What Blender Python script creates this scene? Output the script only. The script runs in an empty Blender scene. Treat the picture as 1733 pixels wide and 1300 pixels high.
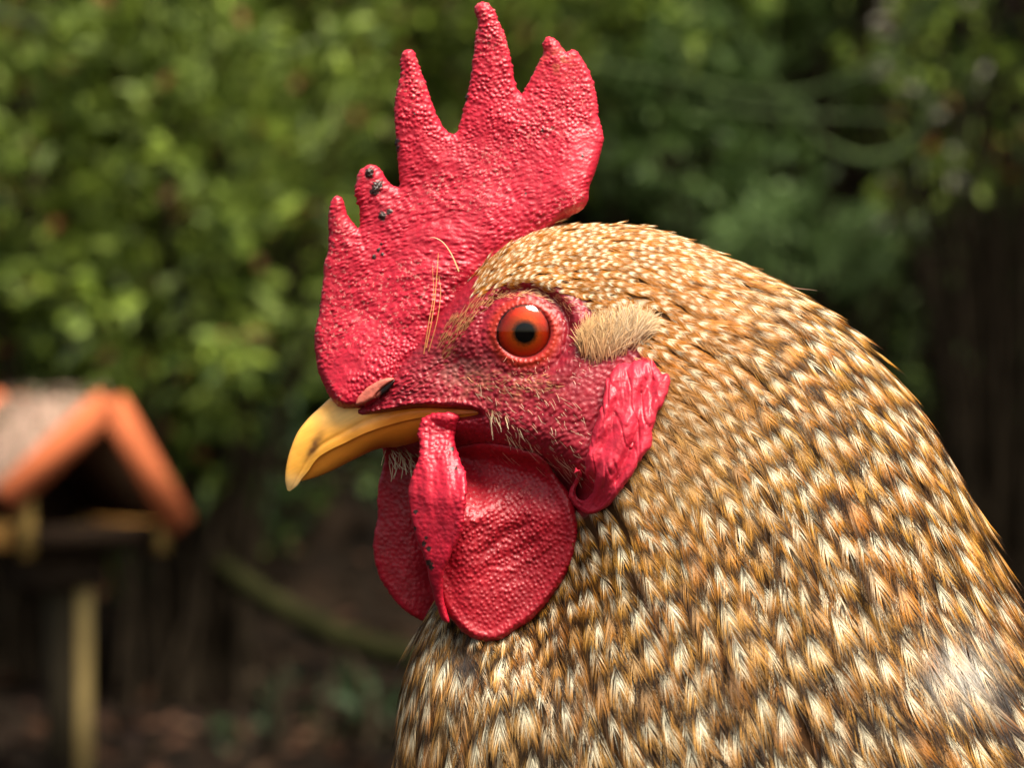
import bpy, math
import numpy as np
from mathutils import Vector

sc = bpy.context.scene
# ------------------------------------------------------------------ camera, world, sun, exposure
S = 1e-4                       # metres per photo pixel at the bird
CX, CY, D0, ZC = 866.5, 650.0, 5000.0, 0.55
cam_d = bpy.data.cameras.new("camera"); cam = bpy.data.objects.new("camera", cam_d)
sc.collection.objects.link(cam); sc.camera = cam
cam.location = (0, -0.5, ZC); cam.rotation_euler = (math.radians(90), 0, 0)
cam_d.sensor_width = 36.0; cam_d.lens = 36.0 * 0.5 / 0.1733
cam_d.clip_start = 0.01; cam_d.clip_end = 200
cam_d.dof.use_dof = True; cam_d.dof.focus_distance = 0.488; cam_d.dof.aperture_fstop = 23.0

SUN = Vector((0.27, -0.34, 0.90)).normalized()
world = bpy.data.worlds.new("World"); sc.world = world; world.use_nodes = True
wn = world.node_tree; bgn = wn.nodes["Background"]
sky = wn.nodes.new("ShaderNodeTexSky"); sky.sky_type = 'NISHITA'; sky.sun_disc = False
sky.sun_elevation = math.asin(SUN.z); sky.sun_rotation = math.atan2(SUN.x, SUN.y)
sky.air_density = 1.0; sky.dust_density = 5.0; sky.ozone_density = 0.6
wb = wn.nodes.new("ShaderNodeVectorMath"); wb.operation = 'MULTIPLY'; wb.inputs[1].default_value = (1.0, 0.92, 0.74)
wn.links.new(sky.outputs[0], wb.inputs[0]); wn.links.new(wb.outputs[0], bgn.inputs[0]); bgn.inputs[1].default_value = 0.10
sun_d = bpy.data.lights.new("sun", 'SUN'); sun_d.energy = 3.5; sun_d.angle = math.radians(28)
sun_d.color = (1.0, 0.95, 0.86)
sun = bpy.data.objects.new("sun", sun_d); sc.collection.objects.link(sun)
sun.rotation_euler = SUN.to_track_quat('Z', 'Y').to_euler(); sun.location = (2, -1, 4)
sc.view_settings.view_transform = 'Standard'; sc.view_settings.look = 'None'
sc.view_settings.exposure = 1.38; sc.view_settings.gamma = 1.0
sc.view_settings.use_curve_mapping = False
sc.cycles.use_denoising = True
sc.cycles.max_bounces = 8; sc.cycles.diffuse_bounces = 3; sc.cycles.transparent_max_bounces = 8
sc.cycles.sample_clamp_indirect = 6.0

rng = np.random.default_rng(11)

# ------------------------------------------------------------------ helpers
def W3(p):
    return np.stack([(p[..., 0]-CX)*S, p[..., 2]*S, ZC-(p[..., 1]-CY)*S], -1)

def af(p, dep):
    """photo pixel -> side-view coordinate of the thing at depth dep"""
    f = (D0+dep)/D0
    p = np.asarray(p, float)
    return np.stack([CX+(p[..., 0]-CX)*f, CY+(p[..., 1]-CY)*f], -1)

def mesh_obj(name, V, F, mat, parent=None, col=None, smooth=True, closed=False):
    """V (n,3) metres, F (m,k) int array or list of such"""
    if not isinstance(F, list): F = [F]
    F = [f for f in F if len(f)]
    if closed:
        vol = 0.0
        for f in F:
            for i in range(1, f.shape[1]-1):
                a, b, c = V[f[:, 0]], V[f[:, i]], V[f[:, i+1]]
                vol += np.einsum('ij,ij->', a, np.cross(b, c))
        if vol < 0: F = [f[:, ::-1] for f in F]
    loops = np.concatenate([f.ravel() for f in F]).astype(np.int32)
    tot = np.concatenate([np.full(len(f), f.shape[1]) for f in F]).astype(np.int32)
    st = np.concatenate([[0], np.cumsum(tot)[:-1]]).astype(np.int32)
    me = bpy.data.meshes.new(name)
    me.vertices.add(len(V)); me.vertices.foreach_set("co", V.astype(np.float32).ravel())
    me.loops.add(len(loops)); me.loops.foreach_set("vertex_index", loops)
    me.polygons.add(len(tot)); me.polygons.foreach_set("loop_start", st)
    me.polygons.foreach_set("loop_total", tot)
    me.update(calc_edges=True)
    if smooth: me.polygons.foreach_set("use_smooth", np.ones(len(tot), bool))
    if col is not None:
        c = np.ones((len(V), 4), np.float32); c[:, :col.shape[1]] = col
        at = me.color_attributes.new("Col", 'FLOAT_COLOR', 'POINT')
        at.data.foreach_set("color", c.ravel())
    me.materials.append(mat)
    o = bpy.data.objects.new(name, me); sc.collection.objects.link(o)
    if parent is not None: o.parent = parent
    return o

def tag(o, label=None, cat=None, group=None, kind=None):
    if label: o["label"] = label
    if cat: o["category"] = cat
    if group: o["group"] = group
    if kind: o["kind"] = kind
    return o

def catmull(P, t):
    P = np.asarray(P, float); n = len(P)
    t = np.clip(t, 0, n-1-1e-9); i = np.floor(t).astype(int); f = (t-i)[..., None]
    g = lambda k: P[np.clip(i+k, 0, n-1)]
    p0, p1, p2, p3 = g(-1), g(0), g(1), g(2)
    p0 = np.where((i == 0)[..., None], 2*p1-p2, p0)
    p3 = np.where((i == n-2)[..., None], 2*p2-p1, p3)
    return 0.5*((2*p1)+(-p0+p2)*f+(2*p0-5*p1+4*p2-p3)*f*f+(-p0+3*p1-3*p2+p3)*f**3)

def closed_curve(P, k=5):
    P = np.asarray(P, float); n = len(P)
    t = np.arange(n*k)/k; i = t.astype(int); f = (t-i)[:, None]
    g = lambda q: P[(i+q) % n]
    p0, p1, p2, p3 = g(-1), g(0), g(1), g(2)
    return 0.5*((2*p1)+(-p0+p2)*f+(2*p0-5*p1+4*p2-p3)*f*f+(-p0+3*p1-3*p2+p3)*f**3)

def sdf(pts, poly):
    """signed distance (negative inside), unit vector toward outside"""
    A = poly; B = np.roll(poly, -1, 0); d = B-A; dd = (d**2).sum(1)+1e-12
    out = np.empty(len(pts)); near = np.empty((len(pts), 2))
    for s in range(0, len(pts), 8000):
        p = pts[s:s+8000]
        r = p[:, None]-A[None]
        h = np.clip((r*d).sum(2)/dd, 0, 1)
        q = r-d*h[..., None]; e = (q**2).sum(2); k = e.argmin(1); ar = np.arange(len(p))
        dist = np.sqrt(e[ar, k]); near[s:s+8000] = p-q[ar, k]
        c = ((A[None, :, 1] > p[:, None, 1]) != (B[None, :, 1] > p[:, None, 1])) & \
            (p[:, None, 0] < d[None, :, 0]*(p[:, None, 1]-A[None, :, 1])/(d[None, :, 1]+1e-12)+A[None, :, 0])
        ins = c.sum(1) % 2 == 1
        out[s:s+8000] = np.where(ins, -dist, dist)
    g = near-pts; g /= (np.linalg.norm(g, axis=1)[:, None]+1e-9)
    g = np.where(out[:, None] < 0, g, -g)
    return out, g, near

def bead2(a, b, s=0, jit=0.7):
    f1, f2, hh = vor(a, b, s, jit)
    return np.exp(-(f1/0.33)**2)*(0.6+0.7*hh)

def ss(a, b, x):
    t = np.clip((x-a)/(b-a), 0, 1); return t*t*(3-2*t)

def h2(i, j, s):
    n = (i.astype(np.int64)*374761393+j.astype(np.int64)*668265263+s*974634777) & 0xffffffff
    n = ((n ^ (n >> 13))*1274126177) & 0xffffffff
    n = ((n ^ (n >> 16))*2246822519) & 0xffffffff
    return ((n ^ (n >> 15)) & 0xffffff)/float(0xffffff)

def noise(x, y, s=0):
    i = np.floor(x); j = np.floor(y); fx = x-i; fy = y-j
    fx = fx*fx*(3-2*fx); fy = fy*fy*(3-2*fy)
    a, b, c, d = h2(i, j, s), h2(i+1, j, s), h2(i, j+1, s), h2(i+1, j+1, s)
    return (a*(1-fx)+b*fx)*(1-fy)+(c*(1-fx)+d*fx)*fy

def fbm(x, y, s=0, o=4):
    r = 0; a = 0.5
    for k in range(o):
        r = r+a*noise(x*2**k, y*2**k, s+k*7); a *= 0.5
    return r/(1-0.5**o)

def vor(a, b, s=0, jit=0.85):
    i = np.floor(a); j = np.floor(b)
    f1 = np.full(a.shape, 9.0); f2 = f1.copy(); hh = np.zeros(a.shape)
    for di in (-1, 0, 1):
        for dj in (-1, 0, 1):
            u = i+di; w = j+dj
            px = u+0.5+(h2(u, w, s)-.5)*jit; py = w+0.5+(h2(u, w, s+5)-.5)*jit
            d = np.hypot(a-px, b-py)
            m = d < f1
            f2 = np.where(m, f1, np.minimum(f2, d)); hh = np.where(m, h2(u, w, s+9), hh); f1 = np.where(m, d, f1)
    return f1, f2, hh

def bead(a, b, s=0, jit=0.85):
    f1, f2, hh = vor(a, b, s, jit)
    e = np.clip((f2-f1)/0.35, 0, 1)
    return np.exp(-(f1/0.46)**2)*(0.8+0.2*e)*(0.7+0.55*hh)*1.1

# ------------------------------------------------------------------ materials
def new_mat(name):
    m = bpy.data.materials.new(name); m.use_nodes = True
    return m, m.node_tree, m.node_tree.nodes["Principled BSDF"]

def N(nt, t, **k):
    n = nt.nodes.new(t)
    for a, v in k.items(): setattr(n, a, v)
    return n

def attr_mat(name, rough=0.45, sss=0.0, rad=(1, .2, .1), sscale=0.001, spec=0.5, coat=0.0,
             bump=None, bscale=3000, colvar=0.0, trans=0.0):
    m, nt, b = new_mat(name)
    a = N(nt, "ShaderNodeAttribute", attribute_name="Col")
    src = a.outputs["Color"]
    tc = N(nt, "ShaderNodeTexCoord")
    if colvar:
        nz = N(nt, "ShaderNodeTexNoise"); nz.inputs["Scale"].default_value = bscale*0.25
        nz.inputs["Detail"].default_value = 4
        nt.links.new(tc.outputs["Object"], nz.inputs["Vector"])
        mr = N(nt, "ShaderNodeMapRange"); mr.inputs["From Min"].default_value = .3; mr.inputs["From Max"].default_value = .7
        mr.inputs["To Min"].default_value = 1-colvar; mr.inputs["To Max"].default_value = 1+colvar
        nt.links.new(nz.outputs["Fac"], mr.inputs["Value"])
        mx = N(nt, "ShaderNodeVectorMath", operation='SCALE')
        nt.links.new(src, mx.inputs[0]); nt.links.new(mr.outputs[0], mx.inputs["Scale"])
        src = mx.outputs[0]
    nt.links.new(src, b.inputs["Base Color"])
    b.inputs["Roughness"].default_value = rough
    b.inputs["Specular IOR Level"].default_value = spec
    if sss:
        b.inputs["Subsurface Weight"].default_value = sss
        b.inputs["Subsurface Radius"].default_value = rad
        b.inputs["Subsurface Scale"].default_value = sscale
    if coat:
        b.inputs["Coat Weight"].default_value = coat; b.inputs["Coat Roughness"].default_value = 0.12
    if bump:
        nz = N(nt, "ShaderNodeTexNoise"); nz.inputs["Scale"].default_value = bscale
        nz.inputs["Detail"].default_value = 3
        nt.links.new(tc.outputs["Object"], nz.inputs["Vector"])
        bp = N(nt, "ShaderNodeBump"); bp.inputs["Strength"].default_value = 1.0
        bp.inputs["Distance"].default_value = bump
        nt.links.new(nz.outputs["Fac"], bp.inputs["Height"]); nt.links.new(bp.outputs[0], b.inputs["Normal"])
    if trans:
        t = N(nt, "ShaderNodeBsdfTranslucent"); nt.links.new(src, t.inputs[0])
        ms = N(nt, "ShaderNodeMixShader"); ms.inputs[0].default_value = trans
        nt.links.new(b.outputs[0], ms.inputs[1]); nt.links.new(t.outputs[0], ms.inputs[2])
        nt.links.new(ms.outputs[0], nt.nodes["Material Output"].inputs[0])
    return m

M_SKIN = attr_mat("red_skin", rough=0.44, sss=0.16, rad=(1, .12, .10), sscale=0.0008, spec=0.42, bump=0.00006, bscale=2600, colvar=0.14)
M_BEAK = attr_mat("beak_horn", rough=0.36, sss=0.2, rad=(1, .6, .2), sscale=0.0008, spec=0.35, bump=0.00004, bscale=700, colvar=0.08)
M_DOWN = attr_mat("under_down", rough=1.0, spec=0.0)
M_FEATHER = attr_mat("feather", rough=0.55, spec=0.25, trans=0.28)
M_HAIR = attr_mat("bristle", rough=0.4, spec=0.5)
M_LEAF = attr_mat("leaf", rough=0.5, spec=0.2, trans=0.25)
M_BARK = attr_mat("bark", rough=0.95, spec=0.03, bump=0.004, bscale=60, colvar=0.3)
M_WOOD = attr_mat("painted_wood", rough=0.9, spec=0.02, bump=0.0006, bscale=120, colvar=0.12)

# ------------------------------------------------------------------ rooster body loft
# (upper outline x,y, lower outline x,y, half depth)
CT = np.array([
 [588, 690, 590, 700, 22],
 [606, 662, 618, 728, 46],
 [650, 618, 660, 752, 72],
 [700, 570, 706, 774, 96],
 [752, 512, 752, 792, 118],
 [806, 458, 786, 812, 136],
 [868, 410, 800, 842, 150],
 [935, 386, 800, 880, 160],
 [1010, 384, 790, 925, 166],
 [1090, 390, 772, 968, 175],
 [1180, 420, 752, 1008, 188],
 [1280, 466, 734, 1044, 205],
 [1368, 514, 720, 1076, 222],
 [1446, 580, 706, 1112, 240],
 [1512, 652, 696, 1150, 258],
 [1566, 728, 688, 1192, 276],
 [1610, 812, 682, 1240, 294],
 [1652, 905, 676, 1296, 314],
 [1702, 1005, 672, 1360, 336],
 [1762, 1110, 668, 1440, 360],
 [1850, 1230, 672, 1550, 390],
 [1990, 1350, 720, 1700, 430],
 [2190, 1450, 860, 1900, 470],
 [2450, 1510, 1150, 2100, 490],
 [2750, 1520, 1560, 2220, 450],
 [3040, 1480, 2050, 2180, 330],
 [3220, 1430, 2600, 1950, 180],
 [3300, 1400, 3150, 1560, 40],
], float)
NC = len(CT)

E = af((888, 563), -168)                       # eye centre, side-view coordinates
EYE_DEP = -118.0; EYE_R = 58.0
BEAKPOLY = closed_curve(af([(540, 660), (561, 671), (578, 694), (600, 702), (622, 700), (657, 692), (706, 683), (752, 685), (800, 687),
     (818, 698), (816, 708), (770, 716), (740, 722), (715, 752), (640, 760), (560, 800), (480, 830), (470, 740)], -90), 2)

def face_features(x, y, dep0):
    """extra thickness of the head at side-view position (x,y)"""
    p = np.stack([x, y], -1)
    r = np.hypot(x-E[0], (y-E[1])*1.02)
    f = -26*(1-ss(36, 43, r))
    ang = np.arctan2(y-E[1], x-E[0])
    f = f+4*np.exp(-((r-49.5)/5.5)**2)
    f = f+1.3*np.exp(-((r-48)/3)**2)*np.maximum(0, np.sin(ang*34+np.sin(ang*3)*2))
    f = f-9*np.exp(-((r-73)/7)**2)*(0.6+0.4*np.cos(ang+0.9))
    f = f+8*np.exp(-((r-92)/14)**2)*(0.5+0.5*np.cos(ang+0.9))
    f = f-4*np.exp(-((r-112)/8)**2)*np.clip(np.cos(ang+0.2), 0, 1)
    # jaw: the throat recedes under the jaw line
    jy = np.interp(x, [600, 700, 815, 900, 985, 1060, 1150], [735, 722, 724, 752, 788, 840, 900])
    k = 1-ss(960, 1080, x)
    hd0 = 1-ss(1050, 1150, y)
    f = f-48*ss(-8, 55, y-jy)*k*(1-ss(960, 1100, y))-95*np.exp(-(((x-850)/118)**4+((y-960)/170)**4)) + 8*np.exp(-((y-jy+28)/26)**2)*k*ss(800, 880, x)
    # cheek and ear
    f = f+12*np.exp(-(((x-960)/70)**2+((y-680)/60)**2))
    f = f-18*np.exp(-(((x-775)/55)**2+((y-625)/40)**2))      # hollow in front of the eye
    return f

def face_bump(x, y):
    """fine papillae of the bare skin"""
    wx = x+8*(fbm(x/40, y/40, 3)-.5); wy = y+8*(fbm(x/40, y/40, 8)-.5)
    r = np.hypot(x-E[0], y-E[1])
    near_eye = ss(48, 57, r)
    b1 = bead(wx/9.0, wy/8.0, 21)
    a = math.radians(-25); u = wx*math.cos(a)+wy*math.sin(a); v = -wx*math.sin(a)+wy*math.cos(a)
    b2 = bead(u/11, v/6.4, 31, 1.0)
    # behind the eye: upright folds
    b3 = bead(wx/7, wy/16, 37)
    k3 = np.exp(-(((x-965)/38)**2+((y-575)/60)**2))
    lore = np.exp(-(((x-690)/70)**2+((y-655)/45)**2))
    low = ss(650, 720, y)
    h = (2.1*b1*(1-k3)+2.6*b3*k3+2.4*b2*np.clip(lore+0.5*low, 0, 1))*near_eye
    h = h+1.6*(fbm(x/16, y/16, 51, 3)-.5)*near_eye
    # rim of beads that edges the beak
    ry = np.interp(x, [560, 600, 650, 700, 760, 820], [690, 704, 694, 684, 684, 692])
    rim = np.exp(-((y-ry+3)/6)**2)*ss(560, 580, x)*(1-ss(815, 830, x))
    h = h+rim*(3.5+2.6*bead(x/11, y/14, 71, 0.4))
    return h

def loft_raw(t, v, side):
    c = catmull(CT, t)
    U, L, W = c[..., 0:2], c[..., 2:4], c[..., 4]
    ph = np.pi*v
    q = 0.5*(1-np.cos(ph))
    xy = U+(L-U)*q[..., None]
    sn = np.sin(ph)
    dep = W*np.clip(sn, 0, 1)**0.82
    hd = 1-ss(1100, 1180, xy[..., 0])*1.0
    f = face_features(xy[..., 0], xy[..., 1], dep)*np.clip(sn*1.6, 0, 1)*hd
    return xy, dep, f, sn

def loft(t, v, side, bumps=False):
    xy, dep, f, sn = loft_raw(t, v, side)
    dep = dep+f
    if bumps:
        x, y = xy[..., 0], xy[..., 1]
        shp = x.shape
        d, _, _ = sdf(np.stack([x.ravel(), y.ravel()], -1), BEAKPOLY)
        d = d.reshape(shp)
        m = (t < 12.5)
        dep = dep+face_bump(x, y)*np.clip(sn*2, 0, 1)*m*(1-ss(1120, 1180, x))*(d > -4)
        dep = dep-20*(1-ss(-9, 1, d))*np.clip(sn*2, 0, 1)*m
    return np.concatenate([xy, (dep*side)[..., None]], -1)

RED = np.array([0.25, 0.006, 0.017]); DKRED = np.array([0.26, 0.006, 0.014])

tt = np.concatenate([np.linspace(0, 11.8, 470, endpoint=False), np.linspace(11.8, 18, 55, endpoint=False), np.linspace(18, NC-1, 50)])
NV = 420
vv = np.linspace(0, 1, NV)
Tg, Vg = np.meshgrid(tt, vv, indexing='ij')
Gn = loft(Tg, Vg, -1, True); Gf = loft(Tg[:, 1:-1], Vg[:, 1:-1], 1, True)[:, ::-1]
ring = np.concatenate([Gn, Gf], 1); nr = ring.shape[1]; nt_ = len(tt)
idx = np.arange(nt_*nr).reshape(nt_, nr)
q = np.stack([idx[:-1], idx[1:], np.roll(idx, -1, 1)[1:], np.roll(idx, -1, 1)[:-1]], -1).reshape(-1, 4)
caps = [idx[0][None, :], idx[-1][None, ::-1]]
V = ring.reshape(-1, 3)
x, y = V[:, 0], V[:, 1]
FEATHERPOLY_BARE = closed_curve([(540, 560), (700, 640), (728, 600), (752, 552), (790, 512), (838, 488), (900, 482), (948, 500), (1000, 524),
    (1050, 534), (1072, 560), (1080, 610), (1082, 690), (1068, 760), (1030, 825), (975, 868), (930, 880), (880, 860), (800, 850), (740, 850), (560, 840)], 3)
bare, _, _ = sdf(np.stack([x, y], -1), FEATHERPOLY_BARE)
k = np.maximum(1-ss(-4, 10, bare), (1-ss(800, 860, x))*(y < 900))[:, None]
n1 = fbm(x/30, y/30, 91)[:, None]; n2 = fbm(x/9, y/9, 93, 3)[:, None]
skin = RED*(0.72+0.35*n1)
r = np.hypot(x-E[0], y-E[1])
grey = np.exp(-(((x-775)/48)**2+((y-628)/34)**2))[:, None]*ss(.25, .7, n2)*0.75
skin = skin*(1-grey)+np.array([.26, .085, .075])*grey
ck = (np.exp(-(((x-850)/75)**2+((y-655)/26)**2))[:, None])*ss(.4, .75, n2)*0.6
skin = skin*(1-ck)+np.array([.42, .14, .08])*ck
lid = (np.exp(-((r-51)/9.5)**2))[:, None]
skin = skin*(1-lid)+np.array([.34, .018, .006])*lid
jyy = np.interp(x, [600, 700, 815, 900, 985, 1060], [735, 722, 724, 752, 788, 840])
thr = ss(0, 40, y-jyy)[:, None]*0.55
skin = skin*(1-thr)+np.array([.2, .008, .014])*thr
inr = (1-ss(36, 46, r))[:, None]; skin = skin*(1-inr)+np.array([.06, .012, .008])*inr
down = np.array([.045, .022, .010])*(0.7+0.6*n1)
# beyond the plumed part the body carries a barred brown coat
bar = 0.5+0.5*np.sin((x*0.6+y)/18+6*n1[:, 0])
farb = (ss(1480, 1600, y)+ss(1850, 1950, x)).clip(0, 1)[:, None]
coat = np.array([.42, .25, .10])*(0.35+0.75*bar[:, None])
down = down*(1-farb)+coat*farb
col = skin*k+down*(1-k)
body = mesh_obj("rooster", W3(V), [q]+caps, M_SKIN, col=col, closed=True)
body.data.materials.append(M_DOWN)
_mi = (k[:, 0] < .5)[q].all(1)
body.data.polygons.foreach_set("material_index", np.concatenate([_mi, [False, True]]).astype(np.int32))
tag(body, "rooster in left profile with tall red comb, hooked yellow beak and golden barred neck feathers", "rooster")

# near-side lookup for things that sit on the skin
def skin_points(n, poly, side=-1, seed=0):
    """n random points with normals of the skin inside the polygon (side-view px)"""
    r_ = np.random.default_rng(seed)
    lo, hi = poly.min(0), poly.max(0)
    out = []
    while sum(len(o) for o in out) < n:
        p = r_.uniform(lo, hi, (n*3, 2)); d, _, _ = sdf(p, poly); out.append(p[d < 0])
    return np.concatenate(out)[:n]

hm_x = np.arange(480, 1900, 3.0); hm_y = np.arange(360, 1500, 3.0)
HM = np.full((len(hm_y), len(hm_x)), np.nan)
_t = np.linspace(0, 20, 1400); _v = np.linspace(0.001, 0.999, 700)
TT, VV = np.meshgrid(_t, _v, indexing='ij')
GG = loft(TT, VV, 1, False)
ii = ((GG[..., 1]-360)/3).round().astype(int); jj = ((GG[..., 0]-480)/3).round().astype(int)
ok = (ii >= 0) & (ii < len(hm_y)) & (jj >= 0) & (jj < len(hm_x))
HM[ii[ok], jj[ok]] = GG[..., 2][ok]
HM = np.where(np.isnan(HM), 0, HM)
def skin_dep(x, y):
    a = np.clip((np.asarray(y, float)-360)/3, 0, len(hm_y)-2); b = np.clip((np.asarray(x, float)-480)/3, 0, len(hm_x)-2)
    i = a.astype(int); j = b.astype(int); fa = a-i; fb = b-j
    return (HM[i, j]*(1-fa)+HM[i+1, j]*fa)*(1-fb)+(HM[i, j+1]*(1-fa)+HM[i+1, j+1]*fa)*fb
def skin_nrm(x, y, e=5):
    gx = (skin_dep(x+e, y)-skin_dep(x-e, y))/(2*e); gy = (skin_dep(x, y+e)-skin_dep(x, y-e))/(2*e)
    n = np.stack([-gx, -gy, np.ones_like(gx)], -1)         # for +depth side
    return n/np.linalg.norm(n, axis=-1, keepdims=True)

# ------------------------------------------------------------------ slab: fleshy sheet from an outline
def slab(name, outline, thick, center, bump, colf, res=1.8, sub=5, rimr=14, mat=None, parent=None, mirror=False, build=True):
    poly = closed_curve(outline, sub) if sub > 1 else np.asarray(outline, float)
    lo = poly.min(0)-4; hi = poly.max(0)+4
    dy = res*0.866
    nx = int((hi[0]-lo[0])/res)+2; ny = int((hi[1]-lo[1])/dy)+2
    J, I = np.meshgrid(np.arange(ny), np.arange(nx), indexing='ij')
    P = np.stack([lo[0]+(I+0.5*(J % 2))*res, lo[1]+J*dy], -1).reshape(-1, 2)
    d, g, near = sdf(P, poly)
    id_ = np.arange(nx*ny).reshape(ny, nx)
    tris = []
    for par in (0, 1):
        a = id_[par:-1:2, :-1]; b = id_[par:-1:2, 1:]; c = id_[par+1::2, :-1][:len(a)]; e = id_[par+1::2, 1:][:len(a)]
        if par == 0: tris += [np.stack([a, b, c], -1).reshape(-1, 3), np.stack([b, e, c], -1).reshape(-1, 3)]
        else: tris += [np.stack([a, e, c], -1).reshape(-1, 3), np.stack([a, b, e], -1).reshape(-1, 3)]
    T = np.concatenate(tris)
    T = T[(d[T] < 0.35*res).all(1)]
    # boundary verts
    ed = np.sort(np.concatenate([T[:, [0, 1]], T[:, [1, 2]], T[:, [2, 0]]]), 1)
    key = ed[:, 0].astype(np.int64)*len(P)+ed[:, 1]
    u, cnt = np.unique(key, return_counts=True)
    bd = np.unique(np.concatenate([u[cnt == 1]//len(P), u[cnt == 1] % len(P)]))
    isb = np.zeros(len(P), bool); isb[bd] = True
    P[isb] = near[isb]; d = np.where(isb, 0, np.minimum(d, -0.25*res))
    used = np.unique(T); rm = -np.ones(len(P), int); rm[used] = np.arange(len(used)); T = rm[T]
    P = P[used]; d = -d[used]; g = g[used]; isb = isb[used]
    x, y = P[:, 0], P[:, 1]
    th = thick(x, y, d); prof = np.sqrt(np.clip(1-(1-np.clip(d/rimr, 0, 1))**2, 0, 1))
    out = []
    c = center(x, y)
    Bf = bump(x, y, -1); Bb = bump(x, y, 1)
    fade = np.clip(d/rimr, 0, 1)
    rad = (1-fade)
    pf = np.stack([x+g[:, 0]*Bf*rad, y+g[:, 1]*Bf*rad, c-th*prof-Bf*np.sqrt(fade)], -1)
    pb = np.stack([x+g[:, 0]*Bf*rad, y+g[:, 1]*Bf*rad, c+th*prof+Bb*np.sqrt(fade)], -1)
    n = len(P)
    mapb = np.where(isb, np.arange(n), n+np.cumsum(~isb)-1)
    VV_ = np.concatenate([pf, pb[~isb]])
    TB = mapb[T][:, ::-1]
    if mirror: VV_ = VV_*np.array([1, 1, -1.0])
    cf = colf(x, y, d, Bf); cc = np.concatenate([cf, cf[~isb]])
    F = np.concatenate([T, TB])
    if not build: return VV_, F, cc
    return mesh_obj(name, W3(VV_), F, mat or M_SKIN, parent=parent, col=cc, closed=True)

# ------------------------------------------------------------------ comb
comb_out = np.array([
 (563, 676), (549, 651), (538, 623), (534, 583), (534, 561), (541, 528), (546, 485), (549, 463), (549, 447), (556, 425), (557, 403), (556, 378),
 (557, 354), (564, 334), (573, 331), (581, 338), (587, 362), (597, 377), (605, 386), (610, 380), (610, 358), (604, 340), (601, 321), (605, 295), (618, 281), (634, 279),
 (647, 292), (653, 305), (673, 318), (677, 307), (675, 280), (672, 251), (669, 218), (668, 185), (673, 148), (679, 122), (679, 105), (680, 89), (690, 82), (701, 89),
 (708, 111), (721, 144), (731, 174), (742, 203), (752, 217), (763, 227), (775, 221), (782, 199), (791, 162), (796, 135), (799, 111), (806, 63), (810, 36),
 (804, 16), (808, 5), (816, 2), (825, 4), (836, 15), (845, 37), (854, 59), (863, 96), (871, 137), (875, 150), (881, 160), (888, 155), (900, 129), (919, 92),
 (919, 74), (924, 64), (932, 62), (945, 70), (958, 87), (970, 83), (980, 90), (993, 111), (1004, 140), (1010, 166), (1013, 199), (1021, 229),
 (1020, 244), (1009, 284), (997, 318), (994, 340), (982, 358), (960, 369), (925, 400), (900, 440), (840, 480), (800, 520), (770, 560), (745, 600), (730, 640), (700, 672), (640, 690), (600, 694), (578, 690)], float)
BASE = np.array([(600, 700), (660, 640), (700, 615), (722, 594), (732, 560), (748, 520), (768, 488), (800, 445), (852, 406), (908, 386), (960, 372)])
def basedist(x, y):
    p = np.stack([x, y], -1); best = np.full(len(x), 1e9)
    for a, b in zip(BASE[:-1], BASE[1:]):
        d = b-a; h = np.clip(((p-a)@d)/(d@d), 0, 1); best = np.minimum(best, np.linalg.norm(p-a-h[:, None]*d, axis=1))
    return best
def comb_thick(x, y, d):
    bd = basedist(x, y)
    frontness = 1-ss(600, 900, x)
    base = (22*frontness+32)*np.exp(-(bd/95)**2)
    return 13+base+7*ss(0, 60, d)+6*(fbm(x/60, y/60, 5)-.5)
def comb_center(x, y):
    return 8*np.sin((x-560)/120.0)*ss(0, 300, 650-y)+10*ss(850, 1000, x)*np.sin(y/70.0)
def comb_bump(x, y, side):
    wx = x+14*(fbm(x/55, y/55, 12)-.5); wy = y+14*(fbm(x/55, y/55, 15)-.5)
    cx, cy = 745, 700
    R = np.hypot(wx-cx, wy-cy); A = np.arctan2(wy-cy, wx-cx)
    bd = basedist(x, y)
    # near the base: arcs of wrinkles round the nostril; higher up: rows of papillae
    arc = bead(A*R.mean()*1.0/21, R/6.6, 101+side, 1.0)
    a = math.radians(-28); u = wx*math.cos(a)+wy*math.sin(a); v = -wx*math.sin(a)+wy*math.cos(a)
    rows = bead(u/12.5, v/6.2, 131+side, 1.0)
    pts = bead(wx/7.6, wy/6.8, 151+side, 1.0)
    k1 = np.exp(-(bd/110)**2)*(1-ss(760, 860, x)); k1 = k1*ss(555, 600, x)
    k2 = ss(360, 180, y)*0.9+0.5*(1-ss(560, 600, x)); k2 = np.clip(k2, 0, 1)*(1-k1)
    k2 = np.where(y < 230, np.maximum(k2, (1-k1)*0.95), k2)
    low = fbm(x/22, y/22, 17, 2)
    amp = 1.5+1.1*ss(.35, .65, low)
    amp = amp*(1-0.45*ss(0.5, 0.75, fbm(x/90, y/90, 19, 2))*ss(880, 950, x))
    h = amp*(arc*k1*1.1+pts*k2+rows*(1-k1-k2))
    h = h+1.6*np.sin(R/9.5+3*low)*k1
    h = h+3.0*(fbm(x/34, y/34, 23, 3)-.5)
    for (sx, sy, sr, sh) in SCABS: h = h+.55*sh*np.sqrt(np.clip(1-((x-sx)**2+(y-sy)**2)/sr**2, 0, 1))*(0.35+1.3*noise(x/2.6, y/2.6, 3))
    return h
SCABS = [(626, 293, 8, 7), (639, 315, 9, 6), (634, 323, 7, 6), (648, 366, 7, 4), (660, 359, 5, 3), (671, 240, 6, 3), (673, 250, 5, 3), (790, 163, 5, 3), (641, 424, 3.5, 2),
         (648, 431, 3, 2), (634, 436, 3.5, 2), (646, 414, 2.5, 2), (918, 222, 2.5, 1.5), (985, 266, 2.5, 1.5), (876, 186, 2, 1), (702, 193, 2, 1), (889, 330, 1.8, 1)]
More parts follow.
